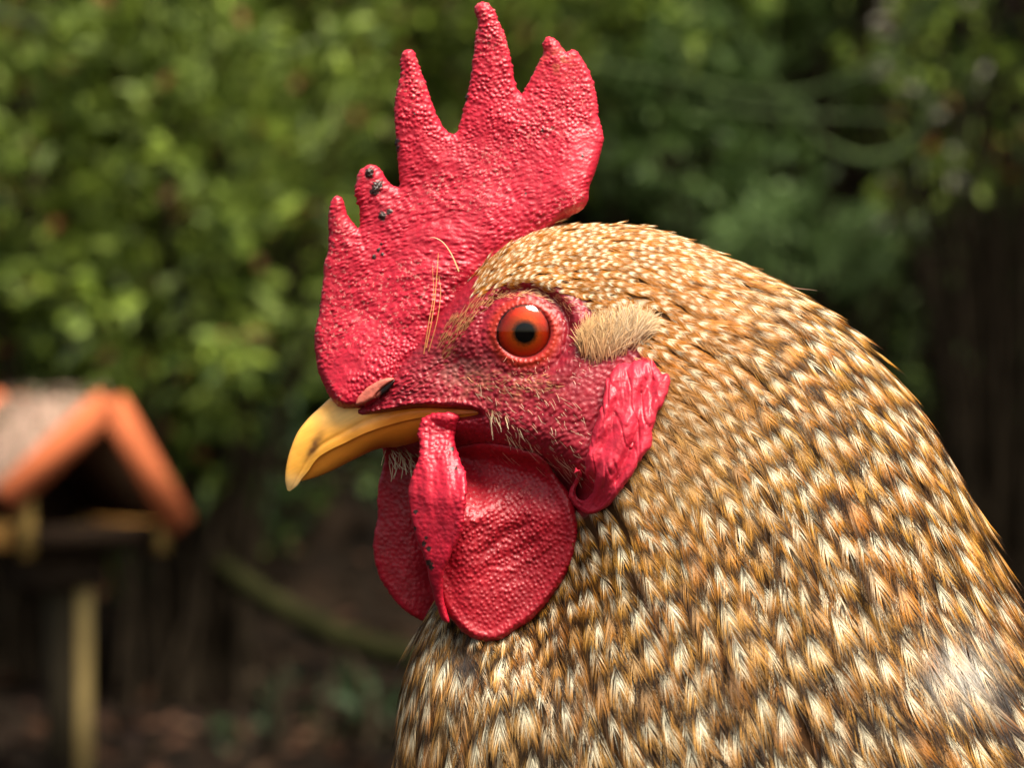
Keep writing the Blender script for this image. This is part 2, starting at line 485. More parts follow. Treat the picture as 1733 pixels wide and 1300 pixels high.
def dark_spots(x, y, spots, c, soft=1.15):
    for s_ in spots:
        e = np.hypot(x-s_[0], (y-s_[1])*.85)/s_[2]+0.9*(noise(x/2.2, y/2.2, 41)-.5)
        m = (1-ss(0.8, soft, e))[:, None]
        c = c*(1-m)+np.array([.030, .014, .012])*m
    return c
def comb_col(x, y, d, B):
    n = fbm(x/45, y/45, 61)[:, None]; n2 = fbm(x/7, y/7, 63, 3)[:, None]
    c = np.array([.38, .006, .023])*(0.8+0.38*n)*(0.9+.2*n2)
    tip = ss(380, 60, y)[:, None]*0.35
    c = c*(1-tip)+np.array([.52, .014, .036])*tip
    bl = (ss(14, 0, d)[:, None])*0.25; c = c*(1-bl)+np.array([.52, .02, .04])*bl
    gm = (np.exp(-(((x-652)/22)**2+((y-355)/36)**2))*.45*ss(.4, .7, n2[:, 0]))[:, None]
    c = c*(1-gm)+np.array([.12, .01, .02])*gm
    br = (np.exp(-(((x-945)/25)**2+((y-105)/22)**2))*.5*ss(.4, .65, n2[:, 0]))[:, None]
    c = c*(1-br)+np.array([.35, .14, .05])*br
    fl = (ss(.66, .74, fbm(x/3.2, y/3.2, 67, 3))*ss(.45, .62, fbm(x/70, y/70, 69, 2))*.55)[:, None]     # dry flakes
    c = c*(1-fl)+np.array([.60, .26, .22])*fl
    return dark_spots(x, y, SCABS, c)
comb = slab("comb", comb_out, comb_thick, comb_center, comb_bump, comb_col, res=1.6, sub=4, rimr=15, parent=body)

# ------------------------------------------------------------------ wattles
def wat_col(spots, tone):
    def f(x, y, d, B):
        n = fbm(x/40, y/40, 71)[:, None]
        c = np.array(tone)*(0.8+0.38*n)
        return dark_spots(x, y, spots, c)
    return f
WD = -162
main_out = af(np.array([(742, 790), (770, 760), (830, 752), (898, 764), (924, 779), (937, 800), (957, 826), (968, 848), (974, 872), (979, 905), (974, 941), (957, 978),
  (931, 1017), (908, 1043), (890, 1058), (871, 1070), (855, 1082), (838, 1088), (812, 1087), (785, 1074), (766, 1056), (752, 1036), (742, 1011), (734, 980), (728, 930), (726, 880), (732, 830)]), WD)
def main_center(x, y):
    c = -158+6*np.sin((y-780)/60)+22*ss(850, 1080, y)
    c = c+24*np.exp(-(((x-868)/62)**2+((y-900)/95)**2))
    c = c+20*ss(800, 740, x)
    k_ = ss(750, 880, y)
    return c*k_+(-skin_dep(x, y)-2)*(1-k_)
def main_bump(x, y, side):
    a = math.radians(-33); u = x*math.cos(a)+y*math.sin(a); v = -x*math.sin(a)+y*math.cos(a)
    v = v+10*(fbm(x/60, y/60, 81)-.5)
    inn = np.exp(-(((x-865)/85)**2+((y-890)/110)**2))
    b = bead2(u/8.0+.5*fbm(x/50, y/50, 84), v/8.0, 83, 0.7)
    h = 2.7*b*(0.5+0.5*inn)+1.9*inn*np.sin(v/5.2+4.5*fbm(x/70, y/70, 85))*ss(0.2, .7, inn)*(.3+fbm(x/40, y/40, 86))
    return h+4*(fbm(x/36, y/36, 87, 2)-.5)
va, fa, ca = slab("w", main_out, lambda x, y, d: 9+0*x+5*np.exp(-((d-10)/9)**2), main_center, main_bump,
    wat_col([], (.29, .004, .013)), res=1.7, sub=4, rimr=10, build=False)
flap_out = af(np.array([(708, 722), (714, 711), (728, 703), (746, 700), (766, 701), (776, 708), (772, 722), (768, 738), (771, 755), (776, 774), (781, 793), (787, 806), (789, 822), (787, 846), (785, 869), (783, 888), (778, 908),
  (765, 938), (752, 968), (748, 998), (752, 1030), (760, 1056), (750, 1054), (742, 1041), (735, 1020), (728, 994), (716, 945), (706, 918), (699, 895), (692, 870), (689, 845), (691, 826), (696, 808), (703, 785), (709, 766), (708, 750), (704, 736)]), -178)
def flap_center(x, y):
    c = -186+0.6*(785-x)*ss(700, 820, y)
    c = c+30*ss(930, 1060, y)
    face = -np.maximum(skin_dep(x, y)+2, 104)-4+14*ss(755, 785, x)
    k_ = ss(712, 850, y)
    return c*k_+face*(1-k_)
FSP_SHIFT = 7
FSP = [(a+FSP_SHIFT, b, c*1.1, d_) for a, b, c, d_ in [(701, 860, 3, 1), (699, 888, 3, 1), (716, 912, 4, 2), (719, 902, 2.5, 1), (723, 920, 3.5, 2), (714, 938, 3, 1.5), (724, 943, 5, 2.5), (727, 951, 4, 2), (760, 757, 3, 1), (768, 788, 2.5, 1)]]
def flap_bump(x, y, side):
    b = bead(x/9, y/8, 203, .8)
    edge = ss(765, 790, x+0.25*np.abs(y-850)*0+0)
    top = 1-ss(740, 830, y)
    h = .7*b+1.7*b*np.clip(edge+.7*top, 0, 1)
    h = h+5*(fbm(x/16, y/34, 205, 3)-.5)+3.0*np.sin(x/5.5+3*fbm(x/40, y/60, 207))*np.exp(-((y-810)/55)**2)*0.6
    return h
vb, fb, cb = slab("w", flap_out, lambda x, y, d: 10+0*x, flap_center, flap_bump, wat_col(FSP, (.40, .007, .025)), res=1.6, sub=4, rimr=9, build=False)
VV_ = np.concatenate([va, vb]); FF_ = np.concatenate([fa, fb+len(va)]); CC_ = np.concatenate([ca, cb])
w1 = mesh_obj("wattle", W3(VV_), FF_, M_SKIN, parent=body, col=CC_, closed=True)
w1["label"] = "near wattle, folded over at its front edge"
far_out = af(np.array([(650, 752), (651, 775), (645, 800), (641, 822), (640, 850), (639, 878), (635, 900), (634, 918), (635, 937), (637, 955), (644, 977), (653, 994), (664, 1012), (676, 1024), (687, 1033), (699, 1041), (716, 1050), (732, 1054), (750, 1054),
  (775, 1040), (800, 1010), (820, 960), (825, 900), (815, 840), (790, 790), (750, 755), (715, 742), (680, 742)]), 92)
def far_center(x, y): return 96-22*ss(800, 690, x)+12*ss(690, 640, x)-18*ss(800, 745, y)
def far_bump(x, y, side): return 1.2*bead(x/8, y/8, 211, .85)+5*(fbm(x/26, y/38, 213, 3)-.5)
w2 = slab("wattle", far_out, lambda x, y, d: 9+0*x, far_center, far_bump, wat_col([], (.40, .006, .020)), res=2.2, sub=4, rimr=10, parent=body)
w2["label"] = "far wattle, smooth and hanging straight"

# ------------------------------------------------------------------ earlobes
ear_out = af(np.array([(1093, 590), (1107, 598), (1114, 612), (1119, 632), (1128, 634), (1130, 649), (1124, 668), (1117, 688), (1109, 704), (1103, 720), (1101, 736), (1100, 751), (1092, 768), (1082, 783), (1071, 800), (1061, 815),
  (1050, 832), (1040, 847), (1032, 858), (1022, 866), (1010, 872), (997, 875), (986, 873), (979, 870), (969, 862), (963, 851), (960, 840), (963, 828), (970, 815), (973, 803), (966, 797), (966, 792), (978, 790), (984, 796), (984, 808), (980, 822), (979, 832), (984, 838), (990, 834),
  (991, 815), (990, 794), (988, 770), (990, 748), (996, 730), (1004, 712), (1009, 697), (1014, 681), (1016, 660), (1018, 645), (1025, 634), (1036, 624), (1048, 615), (1061, 606), (1076, 598)]), -172)
def ear_center(x, y):
    return -np.maximum(skin_dep(x, y), 150)-12-16*np.exp(-(((x-1045)/50)**2+((y-730)/80)**2))+30*ss(640, 590, y)+10*ss(780, 870, y)
def ear_bump(x, y, side):
    a = math.radians(112)         # fold direction: from upper right to lower left
    u = (x-1050)*math.cos(a)+(y-730)*math.sin(a); v = -(x-1050)*math.sin(a)+(y-730)*math.cos(a)
    w = 20*(fbm(u/80, v/50, 221, 2)-.5)+.06*u
    up = 1-ss(800, 868, y)
    ph_ = (v+w)/13.0+0.9
    h = (7+8*fbm(u/60, v/30, 223, 2))*(np.sqrt(np.sin(ph_)**2+.05)-.6)*up
    h = h+9*(fbm(u/34, v/17, 229, 3)-.5)*(.3+up)
    cr_ = 1-np.abs(2*fbm((u+1.6*v)/26, (v-.5*u)/60, 237, 2)-1); h = h-2.6*np.clip((cr_-.7)/.3, 0, 1)**1.5*up
    h = h+.8*(fbm(x/5, y/5, 233, 2)-.5)
    return h-5
def ear_col(x, y, d, B):
    n = fbm(x/30, y/30, 231)[:, None]
    c = np.array([.45, .014, .036])*(0.8+0.35*n)
    lo = ss(700, 860, y)[:, None]*.3
    return c*(1-lo)+np.array([.5, .03, .06])*lo
for mir in (False, True):
    o = slab("earlobe", ear_out, lambda x, y, d: 13+0*x+3*np.exp(-((d-6)/4)**2)*ss(760, 850, y), ear_center, ear_bump, ear_col, res=1.6 if not mir else 3.0, sub=4, rimr=17, parent=body, mirror=mir)

# ------------------------------------------------------------------ eyes
def eye_mats():
    m, nt, b = new_mat("iris")
    tc = N(nt, "ShaderNodeTexCoord"); ln = N(nt, "ShaderNodeVectorMath", operation='LENGTH')
    mp = N(nt, "ShaderNodeMapping"); mp.inputs["Scale"].default_value = (1, 0, 1)
    nt.links.new(tc.outputs["Object"], mp.inputs[0]); nt.links.new(mp.outputs[0], ln.inputs[0])
    nz = N(nt, "ShaderNodeTexNoise"); nz.inputs["Scale"].default_value = 2200; nz.inputs["Detail"].default_value = 5
    nt.links.new(tc.outputs["Object"], nz.inputs["Vector"])
    ma = N(nt, "ShaderNodeMath", operation='MULTIPLY_ADD'); ma.inputs[1].default_value = 0.0007; 
    nt.links.new(nz.outputs["Fac"], ma.inputs[0]); nt.links.new(ln.outputs["Value"], ma.inputs[2])
    mr = N(nt, "ShaderNodeMapRange"); mr.inputs["From Min"].default_value = 0.0018; mr.inputs["From Max"].default_value = 0.0048
    nt.links.new(ma.outputs[0], mr.inputs["Value"])
    cr = N(nt, "ShaderNodeValToRGB")
    el = cr.color_ramp.elements
    el[0].position = 0.0; el[0].color = (.03, .012, .004, 1)
    el[1].position = 1.0; el[1].color = (.05, .012, .006, 1)
    for p, c in ((0.1, (.20, .05, .008, 1)), (0.3, (.95, .13, .010, 1)), (0.7, (1.0, .055, .010, 1)), (0.93, (.5, .03, .01, 1))):
        e = el.new(p); e.color = c
    nt.links.new(mr.outputs[0], cr.inputs[0]); nt.links.new(cr.outputs[0], b.inputs["Base Color"])
    b.inputs["Roughness"].default_value = 0.8; b.inputs["Specular IOR Level"].default_value = 0.05
    bp = N(nt, "ShaderNodeBump"); bp.inputs["Distance"].default_value = 0.0001
    nt.links.new(nz.outputs["Fac"], bp.inputs["Height"]); nt.links.new(bp.outputs[0], b.inputs["Normal"])
    m2, nt, b2 = new_mat("pupil"); b2.inputs["Base Color"].default_value = (.004, .004, .004, 1); b2.inputs["Roughness"].default_value = .9; b2.inputs["Specular IOR Level"].default_value = 0.0
    m3, nt, b3 = new_mat("cornea")
    fr = N(nt, "ShaderNodeFresnel"); fr.inputs[0].default_value = 1.45
    tr = N(nt, "ShaderNodeBsdfTransparent"); gl = N(nt, "ShaderNodeBsdfGlossy"); gl.inputs["Roughness"].default_value = 0.03
    ms = N(nt, "ShaderNodeMixShader"); nt.links.new(fr.outputs[0], ms.inputs[0]); nt.links.new(tr.outputs[0], ms.inputs[1]); nt.links.new(gl.outputs[0], ms.inputs[2])
    nt.links.new(ms.outputs[0], nt.nodes["Material Output"].inputs[0]); nt.nodes.remove(b3)
    return m, m2, m3
M_IRIS, M_PUPIL, M_CORNEA = eye_mats()
def dome(R, h, rad, n=48, m=64, hole=0.0):
    """shallow cap facing -Y (toward the near side), centred on the object origin, in px"""
    a = np.linspace(hole, 1, n); th = np.linspace(0, 2*np.pi, m, endpoint=False)
    A, T = np.meshgrid(a, th, indexing='ij')
    r = A*rad
    z = -(np.sqrt(np.maximum(R*R-r*r, 0))-np.sqrt(max(R*R-rad*rad, 0)))*(h/max(R-math.sqrt(max(R*R-rad*rad, 0)), 1e-6))
    Vv = np.stack([r*np.cos(T)*S, z*S, r*np.sin(T)*S], -1).reshape(-1, 3)
    id_ = np.arange(n*m).reshape(n, m)
    F = np.stack([id_[:-1], id_[1:], np.roll(id_, -1, 1)[1:], np.roll(id_, -1, 1)[:-1]], -1).reshape(-1, 4)
    return Vv, F
for sgn in (-1, 1):
    d_front = -158.0
    fx = E if sgn == -1 else E
    base = W3(np.array([E[0], E[1], sgn*151.0]))
    fl = np.array([1, -sgn, 1])
    Vv, F = dome(54, 14, 46.5); cor = mesh_obj("eye", Vv*fl, F, M_CORNEA, parent=body); cor.location = base
    Vv, F = dome(80, 4.6, 45.5, hole=0.0); o = mesh_obj("iris", Vv*fl+np.array([0, 0, 0]), F, M_IRIS, parent=cor); 
    Vv, F = dome(80, 1.4, 15.6, hole=0.0); o = mesh_obj("pupil", Vv*fl+np.array([0, sgn*5.4*S, 0]), F, M_PUPIL, parent=cor)

# ------------------------------------------------------------------ beak
def beak_part(name, C, T, Wd, lower, colf):
    C = np.array(C, float); T = np.array(T, float); Wd = np.array(Wd, float)
    T = af(T, -Wd) if not lower else T
    if lower: C = af(C, -Wd)
    n = 130; m = 50
    t = np.linspace(0, len(C)-1, n)
    Cc, Tc, Wc = catmull(C, t), catmull(T, t), catmull(Wd[:, None], t)[:, 0]
    Wc = np.maximum(Wc, 0.4)
    qv = np.sin(np.linspace(0, 1, m)*np.pi/2)**1.0
    rows = []
    for side in (-1, 1):
        Q = qv if side == -1 else qv[::-1]
        if not lower:
            pr = np.sqrt(np.clip(1-(1-Q)**2, 0, 1))**0.95
        else:
            pr = np.sqrt(np.clip(1-Q**2, 0, 1))
        xy = Cc[:, None]+(Tc-Cc)[:, None]*Q[None, :, None]
        dep = side*Wc[:, None]*pr[None]
        if not lower: # flat groove along the tomium
            dep = dep*(1-0.05*np.exp(-((Q[None]-.78)/.06)**2))
        rows.append(np.concatenate([xy, dep[..., None]], -1))
    if not lower: rows[1] = rows[1][:, :-1]       # share the culmen line
    else: rows = [rows[0], rows[1][:, 1:]]
    R = np.concatenate(rows, 1)
    id_ = np.arange(R.shape[0]*R.shape[1]).reshape(R.shape[:2])
    F = np.stack([id_[:-1], id_[1:], np.roll(id_, -1, 1)[1:], np.roll(id_, -1, 1)[:-1]], -1).reshape(-1, 4)
    Vv = R.reshape(-1, 3)
    return mesh_obj(name, W3(Vv), [F, id_[0][None], id_[-1][None, ::-1]], M_BEAK, parent=body, col=colf(Vv[:, 0], Vv[:, 1], Vv), closed=True)
def upcol(x, y, Vv):
    n = fbm(x/30, y/14, 301)[:, None]
    f = ss(520, 690, x)[:, None]
    c = np.array([.95, .45, .065])*(1-f)+np.array([.93, .26, .022])*f
    top = (np.exp(-(((x-585)/50)**2+((y-705)/20)**2)))[:, None]*.6  # pale highlight near the skin edge, painted into the horn colour
    c = c*(1-top)+np.array([.98, .68, .25])*top
    g = ss(690, 800, x)[:, None]*.7; c = c*(1-g)+np.array([.66, .13, .03])*g
    a = math.radians(-62); u = (x-533)*math.cos(a)+(y-756)*math.sin(a); v = -(x-533)*math.sin(a)+(y-756)*math.cos(a)
    st = (np.exp(-((u/27)**2+(v/8)**2))*(.8+.5*noise(x/6, y/6, 5)))[:, None].clip(0, 1)*.9
    c = c*(1-st)+np.array([.13, .05, .02])*st
    tip = ss(790, 825, y)[:, None]*.6; c = c*(1-tip)+np.array([.66, .50, .26])*tip
    gl = 0.93+.14*noise((x*.55+y)/3.2, (y-x*.4)/26, 333)[:, None]      # growth lines
    return c*(0.84+.30*n)*gl
def lowcol(x, y, Vv):
    n = fbm(x/30, y/14, 305)[:, None]
    f = ss(520, 700, x)[:, None]
    return (np.array([.86, .31, .035])*(1-f)+np.array([.74, .20, .018])*f)*(0.88+.24*n)
beak_part("upper_beak",
 [(486, 830), (482.5, 812), (484.5, 788), (491, 762), (503, 733), (521, 709), (543, 688), (566, 668), (610, 640), (680, 620), (760, 640), (800, 672)],
 [(490, 832), (502, 823), (511, 810), (521, 798), (536, 777), (556, 763), (583, 750), (616, 734), (657, 720), (706, 708), (764, 702), (817, 699)],
 [1.5, 8, 13, 18, 25, 32, 40, 49, 62, 80, 104, 124], False, upcol)
beak_part("lower_beak",
 [(506, 806), (530, 780), (560, 756), (600, 732), (650, 712), (706, 702), (764, 698), (819, 697)],
 [(510, 815), (538, 807), (566, 795), (596, 780), (641, 760), (690, 756), (750, 740), (817, 712)],
 [3, 15, 26, 38, 55, 74, 98, 124], True, lowcol)

# nostril flap
def nos_col(x, y, d, B):
    c = np.array([.52, .13, .09])*(0.7+.5*fbm(x/8, y/8, 5))[:, None]
    lx = np.array([603, 630, 650, 672]); ly = np.array([690, 676, 655, 640])
    k = (ss(0, 3, y-np.interp(x, lx, ly))*ss(640, 650, x))[:, None]  # darkness of the slit is put into the colour
    return c*(1-k)+np.array([.006, .002, .002])*k
nos = slab("nostril", af([(602, 686), (605, 674), (614, 663), (626, 653), (640, 645), (655, 640), (666, 640), (669, 645), (664, 654), (655, 664), (643, 671), (630, 676), (617, 683)], -72),
   lambda x, y, d: 6+0*x-9*((ss(-1, 3, y-np.interp(x, [603, 630, 650, 672], [690, 676, 655, 640])))*ss(634, 642, x)), lambda x, y: -76-0.2*(x-640), lambda x, y, s: 1.0*(fbm(x/8, y/8, 3)-.5),
   nos_col, res=1.6, sub=3, rimr=6, parent=body)

# ------------------------------------------------------------------ ribbons (barbs, bristles)
def ribbons(C, Nn, width, cols):
    """C (n,k,3) px centre lines, Nn (n,k,3) normals, width (n,k), cols (n,k,3) -> verts, quads, cols"""
    T = np.gradient(C, axis=1); T /= np.linalg.norm(T, axis=2, keepdims=True)+1e-9
    Sd = np.cross(Nn, T); Sd /= np.linalg.norm(Sd, axis=2, keepdims=True)+1e-9
    A = C+Sd*width[..., None]/2; B = C-Sd*width[..., None]/2
    n, k = C.shape[:2]
    Vv = np.stack([A, B], 2).reshape(-1, 3)
    id_ = np.arange(n*k*2).reshape(n, k, 2)
    F = np.stack([id_[:, :-1, 0], id_[:, :-1, 1], id_[:, 1:, 1], id_[:, 1:, 0]], -1).reshape(-1, 4)
    return Vv, F, np.repeat(cols[:, :, None], 2, 2).reshape(-1, 3)

# feather coat
TL = np.linspace(2.5, 20.6, 900); VL = np.linspace(0.0, 1.0, 400)
TLg, VLg = np.meshgrid(TL, VL, indexing='ij')
GL = loft(TLg, VLg, 1, False)          # + side; mirrored later
dT = np.gradient(GL, axis=0); dV = np.gradient(GL, axis=1)
NL = np.cross(dT, dV); NL /= np.linalg.norm(NL, axis=2, keepdims=True)+1e-9
if NL[450, 200, 2] < 0: NL = -NL
NL[:, :6] = NL[:, 6:7]*np.array([1, 1, 0.3]); NL[:, -6:] = NL[:, -7:-6]*np.array([1, 1, 0.3])
NL /= np.linalg.norm(NL, axis=2, keepdims=True)+1e-9
LV = np.linalg.norm(dV, axis=2)*(len(VL)-1)     # length per unit v
def samp(A, ti, vi):
    ti = np.clip(ti, 0, len(TL)-1.001); vi = np.clip(vi, 0, len(VL)-1.001)
    i = ti.astype(int); j = vi.astype(int); a = ti-i; b = vi-j
    if A.ndim == 3: a = a[..., None]; b = b[..., None]
    return (A[i, j]*(1-a)+A[i+1, j]*a)*(1-b)+(A[i, j+1]*(1-a)+A[i+1, j+1]*a)*b

CREAM = np.array([.97, .90, .66]); GOLD = np.array([.74, .36, .035]); ORNG = np.array([.56, .19, .010]); DARK = np.array([.022, .010, .005]); TAN = np.array([.46, .27, .10])

def plumage(side, ncol, nb, seed, dens=1.0):
    r_ = np.random.default_rng(seed)
    rec = []
    for c in range(ncol):
        v0 = (c+0.5)/ncol
        jv = v0*(len(VL)-1)
        line = samp(GL, np.arange(len(TL), dtype=float), np.full(len(TL), jv))
        arc = np.concatenate([[0], np.cumsum(np.linalg.norm(np.diff(line, axis=0), axis=1))])
        s = -10+(c % 2)*3+r_.uniform(0, 2)
        Larc = arc[-1]
        while s < Larc:
            pt = [np.interp(s, arc, line[:, k]) for k in range(3)]
            Dd = math.hypot(pt[0]-900, pt[1]-440)
            sp = np.interp(Dd, [0, 120, 230, 330, 480, 700, 950], [12, 14, 19, 28, 42, 60, 71])
            sp *= dens
            jit = r_.normal(0, .13)+.22*((c % 2)-.5)*2*.5
            rec.append((c, v0+r_.normal(0, .14)/ncol, s+jit*sp, sp, pt[0], pt[1], Dd))
            s += sp*r_.uniform(.985, 1.015)
    rec = np.array(rec)
    d, _, _ = sdf(rec[:, 4:6], FEATHERPOLY_BARE)
    keep = (d > np.where(((rec[:, 5] > 610) & (rec[:, 4] > 880)) | (rec[:, 4] > 1050), -1.0*rec[:, 3], -6))
    keep &= ~((rec[:, 4] < 800-(rec[:, 5]-480)*.3) & (rec[:, 5] > 478) & (rec[:, 5] < 700))
    keep &= ~((rec[:, 4] > 1900) | (rec[:, 5] > 1480))
    rec = rec[keep]; d = d[keep]
    n = len(rec)
    sp = rec[:, 3]; Dd = rec[:, 6]
    small = 1-ss(230, 420, Dd)
    L = sp*(3.0-.3*small)*r_.uniform(.9, 1.15, n)
    wd = np.interp(Dd, [0, 120, 230, 330, 480, 700, 950], [6, 6.6, 8.5, 12, 15.5, 19.5, 22])*r_.uniform(.8, 1.2, n)
    skew = r_.normal(0, .10, n)
    lift = (0.075+0.05*small)*r_.uniform(.7, 1.3, n)*(1+1.3*(r_.uniform(0, 1, n) < .07))
    ph = r_.normal(0, .13, n)+.5*(fbm(rec[:, 4]/60, rec[:, 5]/60, 777)-.5); tone = r_.uniform(.85, 1.1, n); gm = r_.uniform(0, 1, n)**1.1; drk = r_.uniform(0, 1, n)
    K = 4
    tau = np.linspace(0, 1, K)
    nbt = 2*nb
    bi = np.arange(nb)
    s0 = (0.03+0.68*(bi+0.5)/nb)                           # fraction of L where barb leaves shaft
    s0 = np.concatenate([s0, s0]); sg = np.concatenate([-np.ones(nb), np.ones(nb)])
    S0 = s0[None]+r_.normal(0, .010, (n, nbt))
    bl = 0.50*(1-.45*s0[None])*r_.uniform(.8, 1.12, (n, nbt))
    env = np.clip((1.12-S0-bl)/.36, 0, 1)**.5
    sfr = S0[..., None]+bl[..., None]*tau*(1-0.35*np.clip(S0[..., None]-.8, 0, 1)/.2)
    sfr = np.minimum(sfr, 1.10)
    un = sg[None, :, None]*env[..., None]*(1-(1-tau)**1.35)                                  # -1..1
    u = un*wd[:, None, None]*(1+.10*r_.normal(0, 1, (n, nbt, 1))*tau)
    s = sfr*L[:, None, None]
    # shaft
    sh_t = np.linspace(.15, 1.0, K)
    s = np.concatenate([s, np.broadcast_to((sh_t*L[:, None])[:, None], (n, 1, K))], 1)
    u = np.concatenate([u, np.zeros((n, 1, K))], 1); un = np.concatenate([un, np.zeros((n, 1, K))], 1)
    sabs = rec[:, 2][:, None, None]+s
    ti = np.empty_like(sabs)
    for c in range(ncol):
        m = rec[:, 0] == c
        if not m.any(): continue
        v0 = (c+0.5)/ncol; line = samp(GL, np.arange(len(TL), dtype=float), np.full(len(TL), v0*(len(VL)-1)))
        arc = np.concatenate([[0], np.cumsum(np.linalg.norm(np.diff(line, axis=0), axis=1))])
        ti[m] = np.interp(sabs[m], arc, np.arange(len(TL)))
    vb = np.broadcast_to((rec[:, 1]*(len(VL)-1))[:, None, None], ti.shape)
    lv = samp(LV, ti, vb)
    vi = vb+(u+s*skew[:, None, None])/lv*(len(VL)-1)
    vi = np.where(vi < 0, -vi, vi)
    P = samp(GL, ti, vi); Nn = samp(NL, ti, vi)
    hgt = 1.0+lift[:, None, None]*s-2.2*(un**2)*(wd[:, None, None]/20)+r_.normal(0, .45, (n, nbt+1, 1))*np.ones(K)
    tipf = ss(.75, 1.05, s/L[:, None, None])
    hgt = hgt+tipf*r_.normal(0.4, 1.2, (n, nbt+1, 1))*np.minimum(1, wd[:, None, None]/14)
    P = P+Nn*hgt[..., None]
    bw = (wd/nb*np.where(True, 1.30, 1))[:, None, None]*r_.uniform(.75, 1.2, (n, nbt+1, 1))*np.array([1, 1, 1, .55])
    bw = np.maximum(bw, .45*np.array([1, 1, .8, .3]))
    # roll the ribbons a little so that they glint differently
    dVv = samp(np.broadcast_to(np.array([0., 0, 0]), GL.shape), ti[:1, :1], vi[:1, :1]) if False else None
    Nr = Nn+r_.normal(0, .28, (n, nbt+1, 1, 3))
    Nr /= np.linalg.norm(Nr, axis=3, keepdims=True)
    # colour
    e = (L[:, None, None]*.96-s)/sp[:, None, None]+np.abs(un)*.10+ph[:, None, None]+r_.normal(0, .03, (n, nbt+1, 1))
    e1 = np.mod(np.maximum(e, .03), 1.30)
    smallb = small[:, None, None, None]; e1_ = e1[..., None]
    gg = gm[:, None, None, None]
    goldc = GOLD*(1-gg)+ORNG*gg
    # large feathers: dark tip, gold, cream, dark
    dwid = np.interp(Dd, [300, 550, 900], [.0, .13, .25])[:, None, None, None]
    dk = (1-ss(.12, .30, e1_-dwid))
    cw = ss(.50, .72, e1_-dwid*.6)
    au = np.abs(un)[..., None]
    lack = 1-.75*(r_.uniform(0, 1, n) < .16)[:, None, None, None]
    cw = cw*(1-ss(.26, .70, au+.30*(drk[:, None, None, None]-.5)))*lack
    rim_ = np.maximum(ss(.60, .95, au)*(.25+.75*drk[:, None, None, None]), ss(.25, .75, (un*np.sign(gm-.35)[:, None, None])[..., None])*ss(.35, .6, drk)[:, None, None, None]*(1-smallb))
    gc = goldc*(1-rim_*.9)+DARK*1.6*rim_*.9
    c1 = gc*(1-cw)+CREAM*cw
    c1 = c1*(1-dk)+DARK*dk
    dk2 = ss(1.12, 1.24, e1_); c1 = c1*(1-dk2)+DARK*dk2
    # small crown feathers: orange, each with a cream spot
    cream_bias = .2*np.exp(-((P[..., 1:2]-395)/60)**2)
    ow = ss(.30, .46, e1_+cream_bias*.3)*(1-ss(.80, 1.0, e1_)); ow = ow*(1-ss(.32, .72, au-cream_bias*.6))*lack
    tp_ = (1-ss(.06, .14, e1_))*.15
    ow = np.clip(ow+tp_, 0, 1)
    goldp = (GOLD*.12+ORNG*.72)
    c2 = goldp*(0.8+.5*gg)*(1-ow)+CREAM*1.05*ow
    mixw = smallb
    cc = c1*(1-mixw)+c2*mixw
    # region: browner, quieter shoulder of the neck behind the earlobe; greyer creams low on the breast
    X, Y = P[..., 0], P[..., 1]
    quiet = np.exp(-(((X-1150)/110)**2+((Y-760)/110)**2))[..., None]*.45
    cc = cc*(1-quiet)+(TAN*.8)*quiet*(0.6+.6*tone[:, None, None, None])
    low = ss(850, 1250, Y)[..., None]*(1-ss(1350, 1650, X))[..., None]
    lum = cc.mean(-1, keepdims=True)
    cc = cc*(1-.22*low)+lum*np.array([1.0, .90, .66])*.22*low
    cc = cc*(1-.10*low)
    wh = np.exp(-(((X-1590)/60)**2+((Y-1115)/45)**2))[..., None]*.65
    cc = cc*(1-wh)+np.array([.80, .76, .68])*wh
    dg = (np.exp(-(((X-1655)/22)**2+((Y-1160)/55)**2))+np.exp(-(((X-790)/22)**2+((Y-1110)/40)**2)))[..., None].clip(0, 1)*.85
    cc = cc*(1-dg)+np.array([.05, .045, .045])*dg
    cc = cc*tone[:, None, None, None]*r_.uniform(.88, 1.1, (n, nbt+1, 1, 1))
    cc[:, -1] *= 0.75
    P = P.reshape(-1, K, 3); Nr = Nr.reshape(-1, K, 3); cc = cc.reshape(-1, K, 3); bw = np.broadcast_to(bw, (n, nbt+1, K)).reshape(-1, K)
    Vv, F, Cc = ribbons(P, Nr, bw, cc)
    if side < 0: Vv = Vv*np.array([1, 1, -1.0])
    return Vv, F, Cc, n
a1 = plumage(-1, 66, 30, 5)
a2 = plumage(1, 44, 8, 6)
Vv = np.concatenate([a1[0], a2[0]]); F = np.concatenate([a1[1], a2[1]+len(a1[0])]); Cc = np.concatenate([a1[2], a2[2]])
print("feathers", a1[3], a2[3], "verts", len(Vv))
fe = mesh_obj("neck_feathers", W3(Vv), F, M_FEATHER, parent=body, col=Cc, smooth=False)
fe["kind"] = "stuff"

# ------------------------------------------------------------------ bristles and the ear tuft
def hairs(base, dirs, nrm, length, width, colr, colt, bend, lift, K=5, seed=0):
    r_ = np.random.default_rng(seed); n = len(base)
    t = np.linspace(0, 1, K)
    tp = dirs-(dirs*nrm).sum(1, keepdims=True)*nrm; tp /= np.linalg.norm(tp, axis=1, keepdims=True)+1e-9
    sd = np.cross(nrm, tp)
    C = base[:, None]+tp[:, None]*(length[:, None]*t)[..., None]+nrm[:, None]*(lift[:, None]*length[:, None]*(t-0.35*t*t))[..., None] \
        + sd[:, None]*(bend[:, None]*length[:, None]*t*t)[..., None]
    wv = width[:, None]*(1-t**1.6*.8)
    cc = colr[:, None]*(1-t[None, :, None])+colt[:, None]*t[None, :, None]
    nn = np.repeat((nrm+r_.normal(0, .2, nrm.shape))[:, None], K, 1)
    return ribbons(C, nn, wv, cc)

